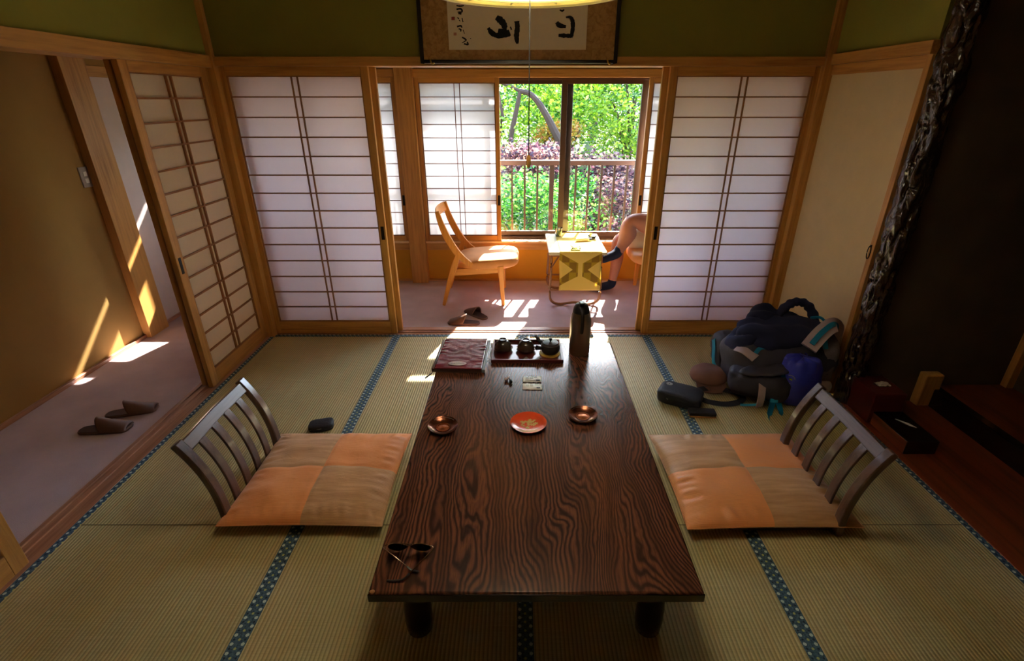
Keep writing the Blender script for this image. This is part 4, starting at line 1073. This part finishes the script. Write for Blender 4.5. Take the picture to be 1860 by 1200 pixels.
def jacket():
    O = Vector((1.48, 2.66, .24))
    r = thing('fleece_jacket', 'dark navy hooded jacket bundled on top of the backpack', 'jacket', O)
    P = lambda x, y, z: tuple(Vector(remap(x, y, z)) - O)
    def fold(q, d):
        q += d * .016 * math.sin(q.x * 26 + q.y * 40 + 3 * noise.noise(q * 6)) * max(0, d.z + .3); return q
    b = MB()
    b.blob(P(1.56, 2.72, .262), (.235, .155, .085), 64, 30, e=.8, amp=.035, ns=6, seed=31, fn=fold, R=RZ(.12) @ RY(-.12)).build('jacket_body', 'navy', r, ang=80)
    MB().blob(P(1.50, 2.90, .27), (.11, .08, .085), 40, 24, e=.85, amp=.03, ns=9, seed=33, fn=fold).build('hood', 'navy', r, ang=80)
    MB().blob(P(1.33, 2.72, .225), (.10, .10, .06), 36, 20, e=.8, amp=.025, ns=9, seed=35, fn=fold).build('sleeve', 'navy', r, ang=80)
    sp = smooth_path([P(1.60, 2.88, .31), P(1.68, 2.88, .36), P(1.76, 2.87, .382), P(1.84, 2.83, .375), P(1.88, 2.76, .33), P(1.87, 2.70, .26)], 8)
    MB().tube(sp, [.030 + .004 * math.sin(i * 1.3) for i in range(len(sp))], 14, flat=.8).build('rolled_sleeve', 'navy', r, ang=80)
    for k, (x, y, z) in enumerate(((1.262, 2.65, .262), (1.31, 2.60, .262), (1.40, 2.555, .258), (1.495, 2.52, .262))):
        MB().tube([P(x, y, z), P(x + .018, y + .006, z + .008)], .006, 8).build('toggle', 'zip', r)
jacket()
def sack():
    r = thing('stuff_sack', 'round shiny blue stuff sack in front of the backpack', 'stuff sack', (1.568, 2.455, 0))
    def fn(q, d):
        a = math.atan2(d.y, d.x); q += d * .010 * math.sin(a * 9) * max(0, d.z) ** 2
        if d.z > .75: q.z -= .05 * (d.z - .75) * 2
        if q.z < -.145: q.z = -.145 - (q.z + .145) * -.15
        return q
    MB().blob((0, 0, .150), (.128, .10, .172), 52, 32, amp=.018, ns=8, seed=41, fn=fn, e=.9).build('sack_body', 'blue_nylon', r, ang=80)
    MB().tube([(.0 + .018 * math.cos(a), .018 * math.sin(a), .303) for a in [2 * PI * k / 16 for k in range(16)]], .004, 6, close=True).build('draw_hem', 'blue_nylon', r)
    c = (-.092, -.066, .19)
    MB().tube([(c[0] + .026 * math.cos(a) , c[1] - .012 - .010 * math.cos(a), c[2] + .026 * math.sin(a)) for a in [-PI * .7 + k * PI * 1.3 / 16 for k in range(17)]], .0016, 6).build('printed_ring', 'tissue', r)
    M['lime'] = plain('lime_tag', srgb(150, 190, 40), .5)
    MB().tube([(c[0] - .004, c[1] - .016, c[2] + .006), (c[0] + .010, c[1] - .022, c[2] + .002)], .004, 6).build('lime_tag', 'lime', r)
sack()

# ------------------------------------------------------------------ the seated person
M['skin'] = plain('skin', srgb(180, 116, 90), .5, spec=.35, var=.05, vscale=20)
M['sock'] = plain('dark_sock', srgb(34, 38, 56), .8, spec=.15, var=.1, bump=.4, bscale=300)
M['shorts'] = plain('cream_cotton', srgb(206, 184, 152), .85, spec=.1, var=.05, bump=.4, bscale=22)
M['shirt'] = plain('grey_tshirt', srgb(120, 124, 132), .85, spec=.1)
M['hair'] = plain('dark_hair', srgb(26, 20, 18), .5)
def skin_mesh(name, m, parent, verts, edges, radii, root=0, sub=2, link=True):
    me = bpy.data.meshes.new(name); me.from_pydata([tuple(v) for v in verts], edges, []); me.update()
    o = bpy.data.objects.new(name, me); COL.objects.link(o); o.parent = parent
    md = o.modifiers.new('skin', 'SKIN'); md.use_smooth_shade = True; md.branch_smoothing = .7
    for i, r_ in enumerate(radii):
        d = me.skin_vertices[0].data[i]; d.radius = tuple(q * 1.18 for q in r_) if isinstance(r_, tuple) else (r_ * 1.18, r_ * 1.18); d.use_root = (i == root)
    s = o.modifiers.new('sub', 'SUBSURF'); s.levels = sub; s.render_levels = sub
    if m: me.materials.append(M[m])
    return o
def person():
    O = Vector((1.40, 4.22, 0))
    r = thing('person', 'person in cream shorts and dark socks sitting cross-legged behind the right paper door', 'person', O)
    V = []; E_ = []; Rd = []
    def add(p, rad, to=None):
        V.append(Vector(p) - O); Rd.append(rad)
        if to is not None: E_.append((to, len(V) - 1))
        return len(V) - 1
    pel = add((1.42, 4.22, .49), (.125, .10))
    sp1 = add((1.47, 4.22, .62), (.115, .085), pel); sp2 = add((1.50, 4.22, .78), (.135, .09), sp1)
    ch = add((1.50, 4.22, .92), (.13, .085), sp2); nk = add((1.485, 4.22, 1.00), .052, ch); hd0 = add((1.47, 4.22, 1.06), .050, nk)
    # crossed leg (near side, right knee up)
    k1 = add((1.30, 4.15, .535), .092, pel); k2 = add((1.12, 4.15, .615), .086, k1); k3 = add((.960, 4.165, .672), .066, k2)
    k4 = add((.912, 4.160, .640), .060, k3); c1 = add((.915, 4.150, .560), .074, k4); c2 = add((.885, 4.140, .500), .052, c1); a1 = add((.850, 4.125, .430), .036, c2)
    f1 = add((.825, 4.115, .395), .034, a1)
    f2 = add((.760, 4.105, .375), .030, f1); f3 = add((.700, 4.098, .345), .024, f2)
    # supporting leg
    l1 = add((1.28, 4.32, .470), .080, pel); l2 = add((1.08, 4.34, .475), .068, l1); l3 = add((.885, 4.345, .470), .052, l2)
    l4 = add((.862, 4.345, .430), .049, l3); d1 = add((.880, 4.345, .320), .054, l4); d2 = add((.865, 4.335, .200), .042, d1); b1 = add((.845, 4.325, .085), .031, d2)
    g1 = add((.840, 4.32, .045), .034, b1); g2 = add((.760, 4.31, .032), .031, g1); g3 = add((.665, 4.305, .024), .022, g2)
    # arms
    for s in (-1, 1):
        sh = add((1.50, 4.22 + s * .165, .93), .052, ch); up = add((1.46, 4.22 + s * .20, .80), .045, sh); el = add((1.40, 4.22 + s * .21, .69), .038, up)
        fa = add((1.31, 4.22 + s * .15, .655), .034, el); wr = add((1.235, 4.22 + s * .09, .645 if s < 0 else .585), .024, fa); pm = add((1.18, 4.22 + s * .07, .64 if s < 0 else .57), (.036, .018), wr)
    body = skin_mesh('body', 'skin', r, V, E_, Rd)
    # fingers as short chains rooted in the palms
    for s in (-1, 1):
        px, py, pz = 1.17, 4.22 + s * .07, .64 if s < 0 else .57
        vv = []; ee = []; rr_ = []
        for k in range(4):
            L = (.062, .072, .068, .054)[k]; y0 = py + (-.028 + .018 * k)
            i0 = len(vv)
            vv += [Vector((px + .005, y0, pz)) - O, Vector((px - L * .5, y0 * 1 + (k - 1.5) * .003, pz - .004)) - O, Vector((px - L * .85, y0 + (k - 1.5) * .004, pz - .018)) - O, Vector((px - L, y0 + (k - 1.5) * .004, pz - .032)) - O]
            ee += [(i0, i0 + 1), (i0 + 1, i0 + 2), (i0 + 2, i0 + 3)]; rr_ += [.009, .0085, .008, .0065]
            skin_mesh('finger', 'skin', r, vv[i0:], [(0, 1), (1, 2), (2, 3)], rr_[i0:], sub=1)
        t0 = Vector((px + .03, py - s * .034, pz)) - O
        skin_mesh('thumb', 'skin', r, [t0, t0 + Vector((-.03, -s * .02, -.004)), t0 + Vector((-.055, -s * .022, -.014))], [(0, 1), (1, 2)], [.011, .010, .008], sub=1)
    # head with face, ears, hair
    hc = Vector((1.445, 4.22, 1.165)) - O
    def hfn(q, d):
        if d.x < -.1 and d.z < 0: q.x -= .008 * (-d.z)
        if d.x < -.8: q.x -= .010 * math.exp(-(d.y / .16) ** 2 - ((d.z + .08) / .2) ** 2) * 2.2
        for sy in (-1, 1): q.x += .006 * math.exp(-((d.y - sy * .38) / .15) ** 2 - ((d.z - .08) / .12) ** 2) * (1 if d.x < -.6 else 0)
        if d.z < -.3: q.y *= 1 + .25 * (d.z + .3); 
        return q
    MB().blob(hc, (.095, .076, .118), 44, 32, fn=hfn).build('head', 'skin', r, ang=90)
    for sy in (-1, 1):
        MB().blob(hc + Vector((.005, sy * .078, -.005)), (.017, .008, .030), 14, 10).build('ear', 'skin', r)
        MB().blob(hc + Vector((-.083, sy * .030, .010)), (.007, .013, .007), 12, 8).build('eye', 'tissue', r)
        MB().blob(hc + Vector((-.0895, sy * .030, .010)), (.003, .005, .005), 10, 6).build('pupil', 'hair', r)
    M['lips'] = plain('lips', srgb(160, 84, 74), .5)
    MB().blob(hc + Vector((-.094, 0, -.052)), (.006, .022, .006), 14, 8).build('mouth', 'lips', r)
    def hair(q, d):
        if d.x < -.35 and d.z < .35: q *= .80
        if d.z < -.35: q *= .72
        return q
    MB().blob(hc + Vector((.008, 0, .014)), (.102, .086, .120), 44, 30, amp=.006, ns=20, seed=50, fn=hair).build('hair', 'hair', r, ang=80)
    # clothes
    def sk(name, m, pts, rad, sub=2):
        return skin_mesh(name, m, r, [Vector(p) - O for p in pts], [(i, i + 1) for i in range(len(pts) - 1)], rad, sub=sub)
    V2 = [(1.44, 4.22, .50), (1.30, 4.15, .545), (1.18, 4.15, .600), (1.075, 4.155, .635), (1.27, 4.32, .470), (1.09, 4.33, .465), (.935, 4.335, .458), (1.47, 4.22, .60)]
    skin_mesh('shorts', 'shorts', r, [Vector(p) - O for p in V2], [(0, 1), (1, 2), (2, 3), (0, 4), (4, 5), (5, 6), (0, 7)],
              [(.13, .105), .100, .096, .092, (.10, .100), (.100, .100), (.090, .098), (.128, .10)])
    V3 = [(1.465, 4.22, .62), (1.50, 4.22, .78), (1.50, 4.22, .93), (1.50, 4.22 - .165, .935), (1.475, 4.22 - .195, .84), (1.50, 4.22 + .165, .935), (1.475, 4.22 + .195, .84)]
    skin_mesh('shirt', 'shirt', r, [Vector(p) - O for p in V3], [(0, 1), (1, 2), (2, 3), (3, 4), (2, 5), (5, 6)],
              [(.130, .098), (.148, .103), (.142, .098), .062, .058, .062, .058])
    sk('sock', 'sock', [(.860, 4.132, .463), (.842, 4.124, .425), (.826, 4.116, .392), (.760, 4.105, .372), (.688, 4.096, .340)], [.036, .036, .041, .034, .027])
    sk('sock', 'sock', [(.848, 4.327, .105), (.844, 4.324, .075), (.838, 4.32, .043), (.760, 4.31, .032), (.650, 4.304, .022)], [.034, .036, .040, .034, .024])
    # knee of the near leg is on top: ball of the knee
    return r
person()

# ------------------------------------------------------------------ garden
def leaf_mat(name, c1, c2, c3, trans=.5):
    t = NT(name)
    g = t.node('ShaderNodeNewGeometry')
    c = t.ramp(g.outputs['Random Per Island'], [(0, c1), (.5, c2), (1, c3)])
    d = t.node('ShaderNodeBsdfDiffuse'); tr = t.node('ShaderNodeBsdfTranslucent'); gl = t.node('ShaderNodeBsdfGlossy'); m1 = t.node('ShaderNodeMixShader'); m2 = t.node('ShaderNodeMixShader')
    t.l.new(c, d.inputs[0]); t.l.new(c, tr.inputs[0]); m1.inputs[0].default_value = trans; gl.inputs['Roughness'].default_value = .35; m2.inputs[0].default_value = .05
    t.l.new(d.outputs[0], m1.inputs[1]); t.l.new(tr.outputs[0], m1.inputs[2]); t.l.new(m1.outputs[0], m2.inputs[1]); t.l.new(gl.outputs[0], m2.inputs[2]); t.l.new(m2.outputs[0], t.out.inputs[0])
    return t.m
LM = {'bright': leaf_mat('bright_green_leaves', srgb(52, 96, 14), srgb(138, 184, 34), srgb(222, 232, 84)),
      'green': leaf_mat('green_leaves', srgb(16, 66, 22), srgb(62, 140, 44), srgb(150, 200, 80)),
      'teal': leaf_mat('blue_green_leaves', srgb(18, 62, 42), srgb(62, 122, 78), srgb(158, 198, 140)),
      'red': leaf_mat('purple_red_leaves', srgb(48, 24, 40), srgb(112, 70, 82), srgb(206, 160, 136)),
      'mixed': leaf_mat('yellow_orange_green_leaves', srgb(90, 120, 40), srgb(200, 170, 60), srgb(220, 130, 70))}
M['bark'] = plain('dark_bark', srgb(70, 56, 46), .9, bump=.6, bscale=30)
def leaves(c, rad, n, size, seed, shell=.55, drop=0, nclump=26, cl=.28):
    rs = np.random.RandomState(seed)
    d = rs.normal(size=(nclump, 3)); d /= np.linalg.norm(d, axis=1)[:, None]
    rr = (shell + (1 - shell) * rs.rand(nclump))[:, None]
    cc = d * rr * np.array(rad) + np.array(c)
    idx = rs.randint(0, nclump, n)
    p = cc[idx] + rs.normal(size=(n, 3)) * np.array([cl, cl, cl * .55]) * np.mean(rad)
    a = rs.normal(size=(n, 3)); a[:, 2] *= .6; a /= np.linalg.norm(a, axis=1)[:, None]
    b = np.cross(a, rs.normal(size=(n, 3)) * np.array([1, 1, .5]) + np.array([0, 0, .8])); b /= np.linalg.norm(b, axis=1)[:, None]
    s = size * (.6 + .8 * rs.rand(n))[:, None]
    v = np.empty((n, 4, 3)); v[:, 0] = p - a * s * .6; v[:, 1] = p + b * s * .32; v[:, 2] = p + a * s * .6; v[:, 3] = p - b * s * .32
    return v.reshape(-1, 3)
def leaf_obj(name, vs, m, parent):
    n = len(vs) // 4; me = bpy.data.meshes.new(name)
    me.vertices.add(len(vs)); me.vertices.foreach_set('co', vs.astype(np.float32).ravel())
    me.loops.add(n * 4); me.loops.foreach_set('vertex_index', np.arange(n * 4, dtype=np.int32))
    me.polygons.add(n); me.polygons.foreach_set('loop_start', np.arange(0, n * 4, 4, dtype=np.int32)); me.update(calc_edges=True); me.validate()
    o = bpy.data.objects.new(name, me); COL.objects.link(o); me.materials.append(m); o.parent = parent; return o
def tree(name, label, cat, base, crown, rad, n, size, m, seed, trunk=.07, limbs=4, group=None, gz=-2.4, **kw):
    r = thing(name, label, cat, (base[0], base[1], base[2]), 0, group)
    c = Vector(crown) - Vector(base)
    leaf_obj('foliage', leaves(tuple(c), rad, n, size, seed, **kw), LM[m], r)
    rnd = random.Random(seed); b = MB()
    if trunk:
        b.tube(smooth_path([(0, 0, 0), tuple(c * .45 + Vector((rnd.uniform(-.15, .15), rnd.uniform(-.1, .1), 0))), tuple(c)], 4), [trunk * (1 - .05 * i) for i in range(9)], 8)
        for k in range(limbs):
            a = rnd.uniform(0, 2 * PI); e = c + Vector((math.cos(a) * rad[0] * .8, math.sin(a) * rad[1] * .8, rnd.uniform(-.2, .8) * rad[2]))
            s0 = c * rnd.uniform(.45, .8); b.tube(smooth_path([tuple(s0), tuple(s0.lerp(e, .5) + Vector((0, 0, .15))), tuple(e)], 4), [trunk * .5 * (1 - .08 * i) for i in range(9)], 6)
        b.build('trunk', 'bark', r)
    return r
# hillside
def hz(x, y): 
    return -2.6 + max(0, y - 8.5) * .42 + .25 * noise.noise(Vector((x * .5, y * .5, 0)))
b = MB(); b.grid(lambda u, v: (-14 + 30 * u, 4.8 + 22 * v, hz(-14 + 30 * u, 4.8 + 22 * v)), 60, 44)
M['soil'] = plain('mossy_ground', srgb(70, 78, 44), .95, var=.4, vscale=3, bump=.8, bscale=12)
struct(b.build('ground', 'soil', ang=90), 'mossy hillside below the veranda')
def T(kind, label, x, y, cz, rad, n, size, m, seed, **kw):
    tree(kind, label, 'tree' if kind != 'garden_shrub' else 'shrub', (x, y, hz(x, y) - .05), (x, y, cz), rad, n, size, m, seed, group=kw.pop('group', 'trees on the slope behind the veranda'), **kw)
T('purple_maple', 'low purple-red leaved maple behind the railing, left of the window mullion', .22, 8.5, .70, (.62, .6, .32), 4200, .055, 'red', 3, nclump=30)
T('purple_maple', 'low purple-red leaved maple behind the railing on the right', 1.62, 8.8, .30, (.72, .6, .36), 4500, .06, 'red', 5, nclump=26)
T('garden_shrub', 'bright green fern-like shrub low behind the left part of the railing', .15, 7.0, -.05, (.75, .5, .75), 6500, .05, 'green', 8, trunk=.03, group='shrubs under the railing')
T('garden_shrub', 'dark purple and green shrub low behind the right part of the railing', 1.5, 7.7, -.15, (.65, .5, .6), 5000, .05, 'red', 9, trunk=.03, group='shrubs under the railing')
T('garden_shrub', 'leafy green shrub between the purple maples', .80, 8.0, -.1, (.55, .45, .6), 4500, .05, 'green', 10, trunk=.03, group='shrubs under the railing')
T('garden_tree', 'yellow-green tree filling the right window pane', 2.3, 11.0, 1.6, (1.3, 1.0, 1.35), 9000, .07, 'bright', 12, nclump=40)
T('garden_tree', 'blue-green leafy tree at the right edge of the window', 3.5, 12.5, 2.0, (1.6, 1.0, 1.9), 8000, .08, 'teal', 13, nclump=40)
T('garden_tree', 'light green airy tree at the left edge of the window', -.45, 10.5, 1.7, (1.3, .8, 1.4), 7500, .065, 'bright', 14, nclump=34)
T('garden_tree', 'green tree behind the dark curved branch', 1.1, 13.0, 2.2, (1.7, 1.0, 1.7), 9000, .085, 'green', 15, nclump=44)
T('garden_tree', 'small orange-yellow tree glowing behind the purple maple', .72, 9.9, 1.05, (.5, .4, .22), 1300, .06, 'mixed', 16, nclump=12)
T('garden_tree', 'tall green tree high on the slope', 2.2, 16.0, 4.2, (4.0, 1.5, 2.2), 11000, .13, 'green', 19, nclump=60, trunk=.12)
T('garden_tree', 'tall yellow-green tree high on the slope to the left', -1.6, 15.5, 3.8, (3.0, 1.4, 2.2), 8000, .13, 'bright', 20, nclump=60, trunk=.12)
bt = MB()
Yb = 9.4
q = lambda u, v, Y=Yb: (unproj(u, v, Y)[0], Y, unproj(u, v, Y)[1])
bt.tube(smooth_path([q(1020, 262), q(1008, 240), q(994, 212), q(978, 186), q(962, 170), q(944, 165)], 5), [.075 - .0015 * i for i in range(26)], 8)
bt.tube(smooth_path([q(932, 228), q(938, 200), q(943, 175), q(944, 165)], 5), [.045 - .001 * i for i in range(16)], 7)
bt.tube(smooth_path([q(944, 165), q(925, 156), q(905, 148)], 5), .03, 6)
bt.tube(smooth_path([q(914, 214), q(908, 185), q(905, 165)], 5), .028, 6)
bt.tube(smooth_path([q(1020, 262), q(1040, 290), q(1060, 340)], 5), .08, 8)
bt.tube(smooth_path([q(932, 228), q(928, 260), q(930, 340)], 5), .045, 7)
tag(bt.build('bare_tree', 'bark'), 'dark curved bare trunk and branch seen through the left window pane', 'tree')
